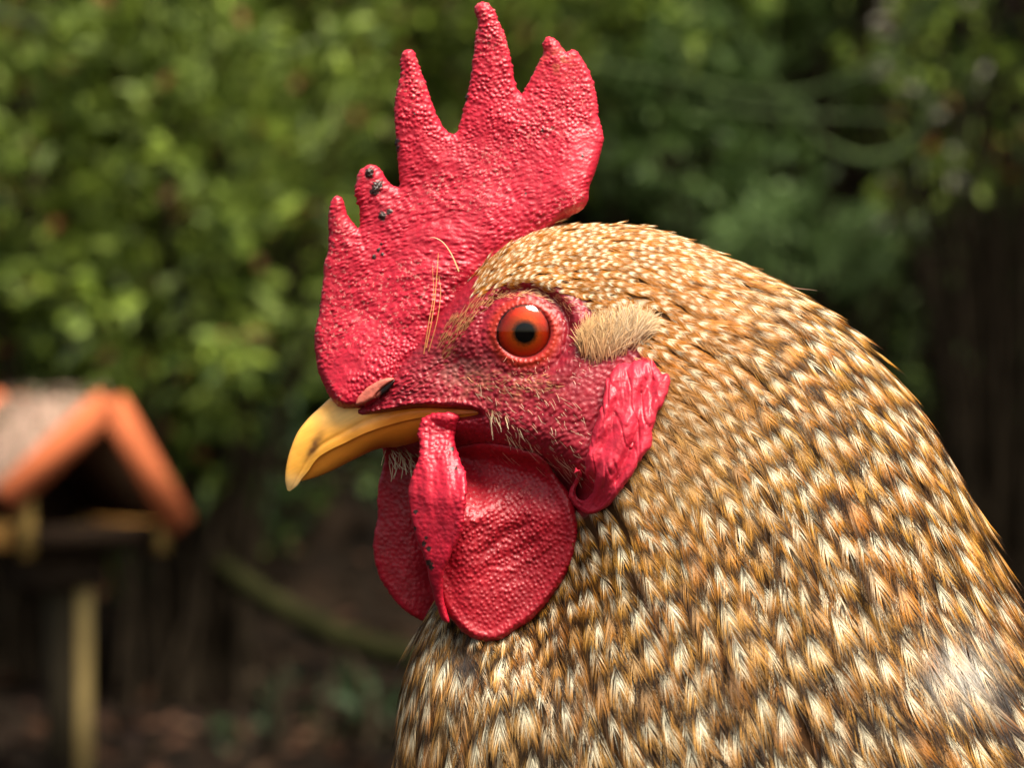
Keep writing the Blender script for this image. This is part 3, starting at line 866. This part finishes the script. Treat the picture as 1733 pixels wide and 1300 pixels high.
def on_skin(p, off=0.0):
    d = skin_dep(p[:, 0], p[:, 1]); nr_ = skin_nrm(p[:, 0], p[:, 1])
    b = np.stack([p[:, 0], p[:, 1], -(d+off)], -1); nr_ = nr_*np.array([1, 1, -1.0])
    return b, nr_

parts = []
def bristle_patch(poly, n, ang, angj, ln, wdt, colr, colt, lift, seed, bend=.15):
    r_ = np.random.default_rng(seed)
    p = skin_points(n, closed_curve(af(poly, -140), 2), seed=seed)
    b, nr_ = on_skin(p, -0.5)
    a = np.radians(ang+r_.normal(0, angj, n))
    d = np.stack([np.cos(a), np.sin(a), np.zeros(n)], -1)
    L = ln*r_.uniform(.5, 1.3, n)
    k = r_.uniform(.75, 1.15, (n, 1))
    parts.append(hairs(b, d, nr_, L, wdt*r_.uniform(.7, 1.3, n), np.array(colr)*k, np.array(colt)*k, r_.normal(0, bend, n), lift*r_.uniform(.5, 1.4, n), seed=seed))
PALE = (.72, .58, .40); BRN = (.30, .12, .05)
bristle_patch([(800, 640), (900, 650), (985, 690), (1000, 780), (930, 770), (860, 740), (815, 700)], 160, 42, 12, 18, .9, (.45, .16, .08), PALE, .35, 1)
bristle_patch([(830, 690), (875, 715), (900, 760), (850, 745), (828, 720)], 36, 58, 10, 22, 1.4, (.5, .25, .1), (.85, .75, .5), .4, 2)
bristle_patch([(780, 630), (860, 628), (940, 640), (930, 668), (860, 668), (790, 655)], 120, 8, 14, 13, 1.6, (.36, .08, .04), (.52, .28, .12), .3, 3)
bristle_patch([(770, 745), (860, 745), (985, 780), (985, 800), (880, 785), (780, 765)], 90, 14, 10, 34, 1.1, (.3, .10, .05), PALE, .5, 4)
bristle_patch([(735, 600), (745, 560), (780, 520), (840, 490), (850, 500), (800, 540), (770, 590), (750, 620)], 190, -42, 10, 18, 1.4, (.42, .12, .04), (.66, .38, .14), .3, 5)
bristle_patch([(830, 490), (910, 484), (965, 508), (960, 525), (900, 500), (840, 506)], 160, 10, 16, 15, 1.4, (.5, .14, .06), (.72, .45, .22), .3, 6)
bristle_patch([(920, 500), (1000, 520), (1000, 640), (960, 640), (960, 560)], 110, 20, 30, 9, 1.0, (.5, .1, .07), (.75, .50, .4), .5, 7)
bristle_patch([(648, 760), (700, 758), (720, 770), (700, 790), (660, 800), (650, 790)], 60, 75, 18, 26, 1.5, (.25, .12, .05), (.5, .4, .25), .5, 8)
bristle_patch([(840, 604), (940, 604), (945, 625), (900, 632), (850, 628)], 26, 80, 10, 8, .8, (.5, .12, .06), (.66, .36, .26), .8, 9)
Vv = np.concatenate([p[0] for p in parts]); off = np.cumsum([0]+[len(p[0]) for p in parts[:-1]])
F = np.concatenate([p[1]+o for p, o in zip(parts, off)]); Cc = np.concatenate([p[2] for p in parts])
Vv2 = Vv*np.array([1, 1, -1.0])
br = mesh_obj("face_bristles", W3(np.concatenate([Vv, Vv2])), np.concatenate([F, F+len(Vv)]), M_HAIR, parent=body, col=np.concatenate([Cc, Cc]), smooth=False)
br["kind"] = "stuff"
# two long bristles lying on the comb
def strand(pts, w0, w1, c0, c1, n=14):
    P = catmull(np.array(pts, float), np.linspace(0, len(pts)-1, n))[None]
    Nn = np.broadcast_to(np.array([0.15, 0.1, -1.0]), P.shape)
    wv = np.linspace(w0, w1, n)[None]; t = np.linspace(0, 1, n)[None, :, None]
    return ribbons(P, Nn, wv, np.array(c0)*(1-t)+np.array(c1)*t)
st = [strand([(778, 462, -74), (766, 434, -76), (752, 414, -78), (738, 406, -78), (729, 406, -76)], 2.4, .7, (.7, .45, .2), (.9, .75, .5)),
      strand([(724, 590, -92), (734, 540, -94), (740, 490, -90), (744, 432, -84)], 2.0, .6, (.45, .18, .06), (.75, .35, .1)),
      strand([(720, 600, -92), (728, 550, -96), (736, 500, -92), (734, 452, -88)], 1.8, .5, (.45, .18, .06), (.6, .25, .08)),
      strand([(728, 596, -92), (742, 545, -96), (748, 500, -92), (745, 470, -88)], 1.6, .5, (.45, .18, .06), (.7, .3, .1)),
      strand([(860, 402, -40), (890, 398, -42), (925, 384, -40), (958, 372, -38)], 4.0, .7, (.6, .3, .1), (.8, .5, .2)),
      strand([(870, 405, -44), (885, 395, -46), (900, 383, -44), (907, 374, -42)], 4.5, .7, (.8, .6, .4), (.85, .7, .5)),
      strand([(1330, 484, 0), (1350, 488, -2), (1368, 490, -4), (1382, 492, -5)], 2.0, .5, (.3, .15, .1), (.3, .2, .15))]
for p in st:
    mesh_obj("stray_bristle", W3(p[0]), p[1], M_HAIR, parent=body, col=p[2], smooth=False)

def ear_tuft(side):
    r_ = np.random.default_rng(77); n = 1900
    a = r_.uniform(0, 1, n)                       # along the fan
    b = r_.uniform(0, 1, n)**0.8
    root = catmull(np.array([(985, 600), (1000, 612), (1020, 614), (1045, 604), (1065, 588), (1080, 570)], float), a*5)
    tip = catmull(np.array([(986, 566), (1002, 540), (1032, 528), (1066, 522), (1092, 532), (1110, 548)], float), np.clip(a+r_.normal(0, .11, n), 0, 1)*5)
    tip = tip+r_.normal(0, 7, (n, 2)); root = root+r_.normal(0, 5, (n, 2))
    base = root+(tip-root)*(b*.75)[:, None]+r_.normal(0, 2, (n, 2))
    base, tip = af(base, -165), af(tip, -178)
    ln = r_.uniform(30, 56, n)*(1-.35*b)
    d2 = tip-base; lim = np.linalg.norm(d2, axis=1); d2 /= lim[:, None]+1e-6
    ln = np.minimum(ln, lim+4)
    bb, nr_ = on_skin(base, 0)
    bb[:, 2] -= 2+6*np.sin(np.pi*np.clip(b, 0, 1))
    d3 = np.concatenate([d2, np.zeros((n, 1))], 1)
    k = r_.uniform(.5, 1.2, (n, 1)); wht = (a > .45)[:, None]*r_.uniform(0, 1, (n, 1))
    root_c = (np.array([.30, .09, .04])*(1-b[:, None])+np.array([.52, .28, .11])*b[:, None])*k
    tip_c = (np.array([.70, .44, .20])*(1-wht*.6)+np.array([.86, .76, .54])*wht*.6)*k
    Vv, F, Cc = hairs(bb, d3, nr_, ln, r_.uniform(1.0, 2.1, n), root_c, tip_c, r_.normal(0, .25, n), r_.uniform(.1, .45, n), seed=3)
    if side > 0: Vv = Vv*np.array([1, 1, -1.0])
    return mesh_obj("ear_tuft", W3(Vv), F, M_HAIR, parent=body, col=Cc, smooth=False)
ear_tuft(-1); ear_tuft(1)

exec_bg = True
# ------------------------------------------------------------------ background
def at(px, py, D):
    """world point seen at photo pixel (px,py), D metres from the camera"""
    return np.array([(px-CX)*S*D/0.5, D-0.5, ZC-(py-CY)*S*D/0.5])

def tube(pts, rad, n=8, k=24, wob=0.0, seed=0):
    r_ = np.random.default_rng(seed)
    P = catmull(np.array(pts, float), np.linspace(0, len(pts)-1, k)); R = catmull(np.array(rad, float)[:, None], np.linspace(0, len(rad)-1, k))[:, 0]
    T = np.gradient(P, axis=0); T /= np.linalg.norm(T, axis=1, keepdims=True)+1e-9
    up = np.array([0.13, 0.9, 0.31]); A = np.cross(T, up); A /= np.linalg.norm(A, axis=1, keepdims=True)+1e-9; B = np.cross(T, A)
    th = np.linspace(0, 2*np.pi, n, endpoint=False)
    rr = R[:, None]*(1+wob*r_.normal(0, 1, (k, n)))
    Vv = P[:, None]+A[:, None]*(rr*np.cos(th))[..., None]+B[:, None]*(rr*np.sin(th))[..., None]
    id_ = np.arange(k*n).reshape(k, n)
    F = np.stack([id_[:-1], id_[1:], np.roll(id_, -1, 1)[1:], np.roll(id_, -1, 1)[:-1]], -1).reshape(-1, 4)
    return Vv.reshape(-1, 3), F

def join(parts):
    off = 0; VV = []; FF = []; CC = []
    for p in parts:
        VV.append(p[0]); FF.append(p[1]+off); off += len(p[0])
        if len(p) > 2: CC.append(p[2])
    return np.concatenate(VV), np.concatenate(FF), (np.concatenate(CC) if CC else None)

def leaves(pos, up, size, cols, seed=0, asp=0.42):
    """leaf blades: 6 vertices, folded along the midrib; pos (n,3), up (n,3) pointing direction"""
    r_ = np.random.default_rng(seed); n = len(pos)
    up = up/(np.linalg.norm(up, axis=1, keepdims=True)+1e-9)
    rn = r_.normal(0, 1, (n, 3))+np.array([0, -0.3, 1.4])
    sd = np.cross(up, rn); sd /= np.linalg.norm(sd, axis=1, keepdims=True)+1e-9
    nn = np.cross(sd, up)
    sz = size[:, None]
    b = pos; m1 = pos+up*sz*.45; t = pos+up*sz+nn*sz*-.15
    l = pos+up*sz*.42+sd*sz*asp*.5+nn*sz*.10; r = pos+up*sz*.42-sd*sz*asp*.5+nn*sz*.10
    l2 = pos+up*sz*.75+sd*sz*asp*.36+nn*sz*.04; r2 = pos+up*sz*.75-sd*sz*asp*.36+nn*sz*.04
    Vv = np.stack([b, r, r2, t, l2, l], 1).reshape(-1, 3)
    i = np.arange(n)*6
    F = np.stack([np.stack([i, i+1, i+2, i+3], 1), np.stack([i, i+3, i+4, i+5], 1)], 1).reshape(-1, 4)
    return Vv, F, np.repeat(cols, 6, 0)

def pal(r_, n, cols, wts):
    c = np.array(cols)[r_.choice(len(cols), n, p=np.array(wts)/sum(wts))]
    return c*r_.uniform(.7, 1.25, (n, 1))

def bush(name, label, cat, c, rad, ncl, per, lsz, cols, wts, seed, ground=True, group=None, stemcol=(.03, .022, .014), shell=.35):
    """shrub: stems from the ground to leaf whorls spread through an ellipsoid"""
    r_ = np.random.default_rng(seed)
    c = np.array(c, float); rad = np.array(rad, float); c[2] = max(c[2], float(ground_z(c[0], c[1]))+rad[2]*.35)
    per = int(per*1.3); d = r_.normal(0, 1, (ncl, 3)); d /= np.linalg.norm(d, axis=1, keepdims=True)
    rr = (shell+(1-shell)*r_.uniform(0, 1, (ncl, 1))**.5)
    lump = 1+.22*np.sin(d[:, :1]*5+seed)+.18*np.sin(d[:, 2:]*7+seed*2)
    cp = c+d*rad*rr*lump
    cp = cp[cp[:, 2] > ground_z(cp[:, 0], cp[:, 1])]; n = len(cp)
    # whorls
    out = cp-c; out /= np.linalg.norm(out, axis=1, keepdims=True)+1e-9
    base = np.repeat(cp, per, 0)+r_.normal(0, lsz*.35, (n*per, 3))
    az = r_.normal(0, 1, (n*per, 3)); lsz = lsz*.86; dirv = az*0.8+np.repeat(out, per, 0)*.8+np.array([0, 0, .25])
    Vl, Fl, Cl = leaves(base, dirv, lsz*r_.uniform(.6, 1.35, n*per), pal(r_, n*per, cols, wts)*np.repeat(r_.uniform(.75, 1.2, (n, 1)), per, 0), seed=seed)
    foot = np.array([c[0], c[1], ground_z(c[0], c[1])-0.02]) if ground else c
    st = []
    pick = r_.choice(n, min(n, 46), replace=False)
    for k_, i in enumerate(pick):
        f0 = foot+np.array([r_.normal(0, .06), r_.normal(0, .06), 0]); m = (f0+cp[i])/2+r_.normal(0, .05, 3)
        m = m*np.array([1, 1, 1])+np.array([0, 0, .08])
        t_ = tube([f0, f0*.4+m*.6, m*.5+cp[i]*.5, cp[i]], [.010, .008, .005, .002], n=5, k=10); st.append((t_[0], t_[1], np.tile(np.array(stemcol), (len(t_[0]), 1))))
    Vs, Fs, Cs = join(st)
    o = mesh_obj(name, Vs, Fs, M_BARK, col=Cs)
    tag(o, label, cat, group)
    mesh_obj("foliage", Vl, Fl, M_LEAF, parent=o, col=Cl, smooth=False)
    return o

# ground: flat yard that climbs into a dark wooded bank
def ground_z(x, y):
    x = np.asarray(x, float); y = np.asarray(y, float)
    z = 0.02*(fbm(x*1.7+50, y*1.7+50, 401)-.5)*2
    z = z+ss(5.0, 9.5, y)*3.6*(0.8+.4*fbm(x*.5+20, y*.5+20, 405))+.10*(fbm(x*3+9, y*3+9, 409)-.5)*ss(4, 6, y)
    far = np.hypot(x, y)
    return z+ss(12, 30, far)*2.0
gx = np.concatenate([np.linspace(-60, -8, 30, endpoint=False), np.linspace(-8, 8, 260), np.linspace(8.3, 60, 30)])
gy = np.concatenate([np.linspace(-60, -4, 30, endpoint=False), np.linspace(-4, 12, 260), np.linspace(12.5, 60, 30)])
GX, GY = np.meshgrid(gx, gy, indexing='ij'); GZ = ground_z(GX, GY)
id_ = np.arange(GX.size).reshape(GX.shape)
Fg = np.stack([id_[:-1, :-1], id_[1:, :-1], id_[1:, 1:], id_[:-1, 1:]], -1).reshape(-1, 4)
m, nt, b = new_mat("soil")
tc = N(nt, "ShaderNodeTexCoord"); nz = N(nt, "ShaderNodeTexNoise"); nz.inputs["Scale"].default_value = 9; nz.inputs["Detail"].default_value = 8
nt.links.new(tc.outputs["Object"], nz.inputs["Vector"])
cr = N(nt, "ShaderNodeValToRGB"); el = cr.color_ramp.elements
el[0].position = .35; el[0].color = (.004, .003, .002, 1); el[1].position = .7; el[1].color = (.016, .010, .006, 1)
nt.links.new(nz.outputs["Fac"], cr.inputs[0]); nt.links.new(cr.outputs[0], b.inputs["Base Color"]); b.inputs["Roughness"].default_value = .95; b.inputs["Specular IOR Level"].default_value = .05
bp = N(nt, "ShaderNodeBump"); bp.inputs["Distance"].default_value = .02; nt.links.new(nz.outputs["Fac"], bp.inputs["Height"]); nt.links.new(bp.outputs[0], b.inputs["Normal"])
g = mesh_obj("ground", np.stack([GX.ravel(), GY.ravel(), GZ.ravel()], -1), Fg, m)
g["kind"] = "structure"; g["label"] = "dark soil of the yard rising into a wooded bank"

# leaf litter
r_ = np.random.default_rng(500); n = 9000
lx = r_.uniform(-4, 4, n); ly = r_.uniform(1.5, 7.5, n)
pos = np.stack([lx, ly, ground_z(lx, ly)+r_.uniform(.004, .02, n)], -1)
dv = r_.normal(0, 1, (n, 3))*np.array([1, 1, .25])
Vl, Fl, Cl = leaves(pos, dv, r_.uniform(.025, .06, n), pal(r_, n, [(.03, .013, .006), (.06, .03, .018), (.014, .007, .005), (.12, .07, .04)], [4, 2, 4, 1]), seed=9, asp=.5)
M_DRY = attr_mat("dry_leaf", rough=0.9, spec=0.1)
ll = mesh_obj("leaf_litter", Vl, Fl, M_DRY, col=Cl, smooth=False); tag(ll, "fallen brown leaves scattered over the dark soil", "leaf litter", kind="stuff")

# shrubs
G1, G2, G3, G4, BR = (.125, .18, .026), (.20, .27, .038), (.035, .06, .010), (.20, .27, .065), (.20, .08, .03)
def B(px, py, D): return at(px, py, D)
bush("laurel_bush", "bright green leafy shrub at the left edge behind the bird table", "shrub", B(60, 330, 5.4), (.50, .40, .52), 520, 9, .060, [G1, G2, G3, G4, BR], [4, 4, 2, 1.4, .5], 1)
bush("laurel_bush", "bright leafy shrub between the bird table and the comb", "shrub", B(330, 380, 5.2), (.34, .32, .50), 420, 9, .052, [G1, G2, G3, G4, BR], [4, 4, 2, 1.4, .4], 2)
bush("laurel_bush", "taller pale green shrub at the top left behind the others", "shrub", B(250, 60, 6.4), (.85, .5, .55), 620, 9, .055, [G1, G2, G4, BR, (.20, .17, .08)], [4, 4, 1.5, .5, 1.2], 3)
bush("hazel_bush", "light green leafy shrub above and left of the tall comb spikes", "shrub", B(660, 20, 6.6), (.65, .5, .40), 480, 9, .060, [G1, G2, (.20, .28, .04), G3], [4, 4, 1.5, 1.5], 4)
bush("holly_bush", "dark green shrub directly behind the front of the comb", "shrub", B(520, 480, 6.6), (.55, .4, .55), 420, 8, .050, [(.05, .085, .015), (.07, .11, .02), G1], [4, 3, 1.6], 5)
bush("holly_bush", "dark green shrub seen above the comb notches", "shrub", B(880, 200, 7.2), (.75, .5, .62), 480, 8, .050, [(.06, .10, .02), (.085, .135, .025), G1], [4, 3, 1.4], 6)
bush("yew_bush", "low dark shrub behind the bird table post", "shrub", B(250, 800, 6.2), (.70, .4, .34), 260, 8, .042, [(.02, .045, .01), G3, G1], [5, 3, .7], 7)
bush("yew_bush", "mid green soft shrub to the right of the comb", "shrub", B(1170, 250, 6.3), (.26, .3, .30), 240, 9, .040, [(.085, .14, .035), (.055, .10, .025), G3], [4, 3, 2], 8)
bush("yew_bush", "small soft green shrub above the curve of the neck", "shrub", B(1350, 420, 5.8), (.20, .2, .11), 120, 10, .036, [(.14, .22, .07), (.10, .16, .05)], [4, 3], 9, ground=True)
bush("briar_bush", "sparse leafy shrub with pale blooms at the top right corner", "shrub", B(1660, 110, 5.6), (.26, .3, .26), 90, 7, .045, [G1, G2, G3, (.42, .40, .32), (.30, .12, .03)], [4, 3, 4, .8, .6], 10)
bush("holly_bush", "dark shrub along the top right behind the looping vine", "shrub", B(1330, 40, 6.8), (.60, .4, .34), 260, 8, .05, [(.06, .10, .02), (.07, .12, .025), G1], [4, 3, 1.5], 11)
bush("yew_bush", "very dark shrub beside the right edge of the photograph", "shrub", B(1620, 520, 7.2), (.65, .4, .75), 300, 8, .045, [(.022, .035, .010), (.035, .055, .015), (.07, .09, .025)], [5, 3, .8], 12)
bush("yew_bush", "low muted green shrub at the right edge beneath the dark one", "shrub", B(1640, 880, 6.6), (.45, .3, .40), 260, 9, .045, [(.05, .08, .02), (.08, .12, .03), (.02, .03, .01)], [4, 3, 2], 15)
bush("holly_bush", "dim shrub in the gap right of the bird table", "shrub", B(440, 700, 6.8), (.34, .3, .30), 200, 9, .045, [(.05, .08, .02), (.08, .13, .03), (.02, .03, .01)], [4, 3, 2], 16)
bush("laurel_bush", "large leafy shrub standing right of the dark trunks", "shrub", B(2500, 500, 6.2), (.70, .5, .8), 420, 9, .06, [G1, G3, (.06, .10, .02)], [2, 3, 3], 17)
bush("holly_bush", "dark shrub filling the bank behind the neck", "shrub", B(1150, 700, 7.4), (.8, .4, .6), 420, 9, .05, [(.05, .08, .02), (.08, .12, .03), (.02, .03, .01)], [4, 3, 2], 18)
bush("fern_clump", "pale green low plant on the soil left of the neck", "plant", B(575, 1215, 4.6)+np.array([0, 0, 0]), (.12, .1, .06), 7, 6, .06, [(.05, .08, .035), (.03, .055, .02)], [1, 1], 13)
bush("fern_clump", "small pale green rosette beside the low plant", "plant", B(445, 1250, 4.5), (.06, .06, .04), 4, 6, .05, [(.07, .10, .05), (.03, .055, .02)], [1, 1], 14)

# trunks, log, vines
def woody(name, label, cat, pts, rad, col, seed=0, group=None, wob=.06, n=14, k=40):
    t_ = tube(pts, rad, n=n, k=k, wob=wob, seed=seed); r_ = np.random.default_rng(seed)
    c = np.tile(np.array(col), (len(t_[0]), 1))*(0.7+.6*fbm(t_[0][:, 0]*12+40, t_[0][:, 2]*12+40, seed+3)[:, None])
    o = mesh_obj(name, t_[0], t_[1], M_BARK, col=c); tag(o, label, cat, group); return o
def tree(label, px, D, r0, h, seed, lean=0.0, col=(.06, .045, .03)):
    b0 = at(px, 650, D); gz = float(ground_z(b0[0], b0[1]))
    b0[2] = gz-.05
    o = woody("tree", label, "tree", [b0, b0+np.array([lean*.3, 0, h*.3]), b0+np.array([lean*.6, .05, h*.6]), b0+np.array([lean, 0, h])], [r0*1.25, r0, r0*.8, r0*.35], col, seed)
    r_ = np.random.default_rng(seed); ps = []; tipz = []
    for k in range(14):
        f = r_.uniform(.5, 1); s_ = b0+np.array([lean*f, 0, h*f]); a = r_.uniform(0, 2*np.pi); l = r_.uniform(.5, 1.3)
        e_ = s_+np.array([math.cos(a)*l, math.sin(a)*l, r_.uniform(.1, .6)])
        ps.append(tube([s_, (s_+e_)/2+np.array([0, 0, .1]), e_], [r0*.3, r0*.18, r0*.05], n=6, k=10)); tipz.append((s_, e_))
    Vv, F, _ = join(ps); mesh_obj("limb", Vv, F, M_BARK, parent=o, col=np.tile(np.array(col), (len(Vv), 1)))
    pos = []
    for s_, e_ in tipz:
        f = r_.uniform(.3, 1.15, (220, 1)); pos.append(s_+(e_-s_)*f+r_.normal(0, .17, (220, 3)))
    pos = np.concatenate(pos)
    Vl, Fl, Cl = leaves(pos, r_.normal(0, 1, pos.shape), r_.uniform(.05, .11, len(pos)), pal(r_, len(pos), [G1, G3, (.05, .11, .02)], [2, 3, 3]), seed=seed)
    mesh_obj("crown", Vl, Fl, M_LEAF, parent=o, col=Cl, smooth=False)
    return o
tree("dark tree trunk at the right behind the curve of the neck", 1500, 7.0, .075, 3.6, 31, .1)
tree("dim tree trunk nearest the right edge of the photograph", 1650, 8.0, .10, 4.2, 32, -.1, (.05, .04, .03))
tree("thin brown trunk among the leaves at the left", 165, 6.0, .022, 3.0, 33, .05, (.12, .06, .03))
tree("slim trunk behind the dark gap between left shrub and comb", 470, 7.6, .06, 3.8, 34, .1)
def img_curve(pts, D): return [at(px, py, D+dd) for px, py, dd in pts]
woody("vine", "long bare green vine arching across the top right", "vine", img_curve([(960, 110, 0), (1080, 120, 0), (1200, 145, .05), (1330, 163, .05), (1450, 125, 0), (1530, 60, 0), (1600, -40, 0)], 5.2), [.004, .005, .006, .007, .006, .006, .005], (.055, .08, .03), 41, wob=.03, n=8, k=60)
woody("vine", "bare green vine curling into a loop at the top right", "vine", img_curve([(1230, 20, 0), (1290, 110, 0), (1350, 200, 0), (1400, 245, 0), (1470, 270, 0), (1540, 245, 0), (1570, 190, 0), (1550, 130, 0), (1500, 90, .05)], 5.3), [.003, .004, .005, .006, .009, .009, .008, .006, .004], (.055, .08, .03), 42, wob=.03, n=8, k=60)
woody("vine", "thin vine sagging under the long arching one", "vine", img_curve([(1180, 180, 0), (1300, 190, 0), (1420, 198, 0), (1540, 196, 0), (1640, 160, 0)], 5.5), [.004, .005, .005, .004, .003], (.05, .07, .03), 43, wob=.03, n=8, k=40)
woody("branch", "drooping thin green branch at the top left of the comb", "branch", img_curve([(300, 90, 0), (380, 100, 0), (460, 95, 0), (540, 70, 0), (620, 20, 0)], 5.4), [.006, .008, .009, .008, .006], (.13, .16, .07), 44, wob=.03, n=8, k=40)
woody("branch", "long dim branch sloping across the upper left corner", "branch", img_curve([(-60, 10, 0), (60, 40, 0), (180, 70, 0), (300, 90, 0)], 5.4), [.008, .008, .009, .006], (.11, .13, .07), 45, wob=.03, n=8, k=40)
woody("fallen_log", "mossy fallen branch slanting down behind the beak and wattle", "log", img_curve([(290, 880, .6), (380, 960, .45), (480, 1030, .3), (590, 1085, .15), (720, 1120, 0), (900, 1150, 0)], 4.7), [.016, .018, .020, .022, .022, .02], (.022, .022, .008), 46, wob=.08, n=12, k=40)

# ------------------------------------------------------------------ bird table
def boxm(c, sz, R=np.eye(3), bev=.0015):
    """bevelled box as verts/faces; c centre, sz full size, R rotation"""
    import bmesh
    bm = bmesh.new(); bmesh.ops.create_cube(bm, size=1.0)
    for v in bm.verts: v.co = Vector((v.co.x*sz[0], v.co.y*sz[1], v.co.z*sz[2]))
    bmesh.ops.bevel(bm, geom=bm.edges[:], offset=bev, segments=2, affect='EDGES')
    bmesh.ops.triangulate(bm, faces=bm.faces[:])
    Vv = np.array([v.co[:] for v in bm.verts]); F = np.array([[v.index for v in f.verts] for f in bm.faces]); bm.free()
    return Vv@np.asarray(R).T+np.asarray(c), F
def board(name, parts, col, parent, mat=None):
    Vv, F, _ = join(parts)
    c = np.tile(np.array(col, float), (len(Vv), 1))
    return mesh_obj(name, Vv, F, mat or M_WOOD, parent=parent, col=c, smooth=False)
FD = 4.0
org = at(97, 650, FD); org[2] = 0
yaw = math.radians(38)       # gable end turned toward the right of the camera
fdir = np.array([math.sin(yaw), -math.cos(yaw), 0])        # gable normal, toward camera and right
rdir = np.array([math.cos(yaw), math.sin(yaw), 0])         # along the gable, to the right
zz = np.array([0, 0, 1.0])
Rb = np.stack([rdir, -fdir, zz], 1)
def L2W(a, f, z): return org+rdir*a+fdir*f+zz*z
bt = bpy.data.objects.new("bird_table", None); sc.collection.objects.link(bt); bt.location = org
bt.matrix_world.translation = Vector(org)
tag(bt, "wooden bird table with an orange edged pitched roof on a pale post", "bird table")
def bpart(name, parts, col, mat=None):
    o = board(name, [(p[0]-org, p[1]) for p in parts], col, bt, mat); return o
zA = at(190, 668, FD)[2]; zE = at(190, 850, FD)[2]         # ridge and eave heights
dpt = .13                                                     # half depth of the roof
HW = {-1: (.150, .122), 1: (.106, .165)}                      # run and drop of each slope
def slope_R(sgn):
    run, drop = HW[sgn]; sl = math.hypot(run, drop)
    ax = rdir*(run/sl)*sgn-zz*(drop/sl)                       # down-slope direction
    return np.stack([ax, -fdir, np.cross(ax, -fdir)], 1), ax, sl
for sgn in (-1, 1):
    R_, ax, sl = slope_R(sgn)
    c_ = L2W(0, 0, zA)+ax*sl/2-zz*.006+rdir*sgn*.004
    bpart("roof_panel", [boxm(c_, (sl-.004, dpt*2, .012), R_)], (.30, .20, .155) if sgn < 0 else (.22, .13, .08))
    cb_ = L2W(0, dpt+.008, zA-.012)+ax*sl/2+rdir*sgn*.003
    bpart("barge_board", [boxm(cb_, (sl+.004, .014, .042), R_)], (.44, .12, .05))
    cb_ = L2W(0, -dpt-.008, zA-.012)+ax*sl/2+rdir*sgn*.003
    bpart("barge_board", [boxm(cb_, (sl+.004, .014, .042), R_)], (.45, .12, .045))
r_ = np.random.default_rng(900)
# moss tufts on the roof
R_, ax, sl = slope_R(-1); n = 420
pos = L2W(0, 0, zA)+ax*(r_.uniform(0.0, 1, (n, 1))**1.4*sl)+fdir*r_.uniform(-dpt, dpt, (n, 1))+zz*.006
Vl, Fl, Cl = leaves(pos-org, r_.normal(0, 1, (n, 3))+zz, r_.uniform(.006, .016, n), pal(r_, n, [(.20, .21, .12), (.33, .23, .17), (.12, .13, .07)], [2, 4, 1]), seed=4)
o = mesh_obj("roof_moss", Vl, Fl, M_LEAF, parent=bt, col=Cl, smooth=False); o["kind"] = "stuff"
zT = at(0, 905, FD)[2]
bpart("tray", [boxm(L2W(0, 0, zT), (.24, .22, .012), Rb)], (.03, .018, .01))  # near black: the shade under the roof is painted into the tray
for a_, f_, s_ in ((0, .115, (.26, .012, .035)), (0, -.115, (.26, .012, .035))):
    bpart("tray_rim", [boxm(L2W(a_, f_, zT+.001), s_, Rb)], (.014, .009, .006))  # front and back rims blackened to stand in for shade
for a_ in (-.124, .124):
    bpart("tray_rim", [boxm(L2W(a_, 0, zT+.006), (.012, .217, .035), Rb)], (.66, .33, .09))  # side rims in a lit tone, painted far brighter than the front
for a_ in (-.112, .092):
    run_, drop_ = HW[-1 if a_ < 0 else 1]
    z1 = zA-drop_/run_*(abs(a_)+.009)-.016; z0 = zT-.022
    for f_ in (-.10, .1175):
        bpart("roof_post", [boxm(L2W(a_, f_, (z0+z1)/2), (.017, .017, z1-z0), Rb)], (.34, .22, .07))
bpart("back_board", [boxm(L2W(0, -.108, (zT+zE)/2+.03), (.20, .006, zE-zT+.09), Rb)], (.05, .03, .02))
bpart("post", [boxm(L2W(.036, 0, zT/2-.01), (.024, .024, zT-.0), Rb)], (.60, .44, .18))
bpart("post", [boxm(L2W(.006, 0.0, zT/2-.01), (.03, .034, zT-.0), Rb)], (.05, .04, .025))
bpart("bracket", [boxm(L2W(0, 0, zT-.04), (.10, .10, .06), Rb)], (.05, .035, .025))

# added tree out of view, its crown placed to dim the right of the yard
r_ = np.random.default_rng(950)
b0 = np.array([2.6, 4.6, float(ground_z(2.6, 4.6))-.05])
o = woody("tree", "added unseen tree right of the yard, its low crown placed to shade the wooded bank", "tree", [b0, b0+np.array([-.05, 0, 1.2]), b0+np.array([-.2, 0, 2.4]), b0+np.array([-.1, 0, 3.6])], [.16, .13, .11, .05], (.06, .045, .03), 51)
ps = []; pos = []
for k in range(26):
    e_ = np.array([r_.uniform(.8, 3.4), r_.uniform(1.6, 6.2), r_.uniform(2.5, 3.4)]); s_ = b0+np.array([-.15, 0, r_.uniform(1.9, 3.2)])
    ps.append(tube([s_, (s_+e_)/2+np.array([0, 0, .25]), e_], [.045, .03, .008], n=6, k=12))
    f = r_.uniform(.45, 1.1, (330, 1)); pos.append(s_+(e_-s_)*f+np.array([0, 0, .1])+r_.normal(0, .22, (330, 3))*np.array([1, 1, .6]))
Vv, F, _ = join(ps); mesh_obj("limb", Vv, F, M_BARK, parent=o, col=np.tile(np.array((.06, .045, .03)), (len(Vv), 1)))
pos = np.concatenate(pos)
Vl, Fl, Cl = leaves(pos, r_.normal(0, 1, pos.shape)*np.array([1, 1, .4]), r_.uniform(.08, .16, len(pos)), pal(r_, len(pos), [G1, G3], [1, 2]), seed=51, asp=.6)
mesh_obj("crown", Vl, Fl, M_LEAF, parent=o, col=Cl, smooth=False)
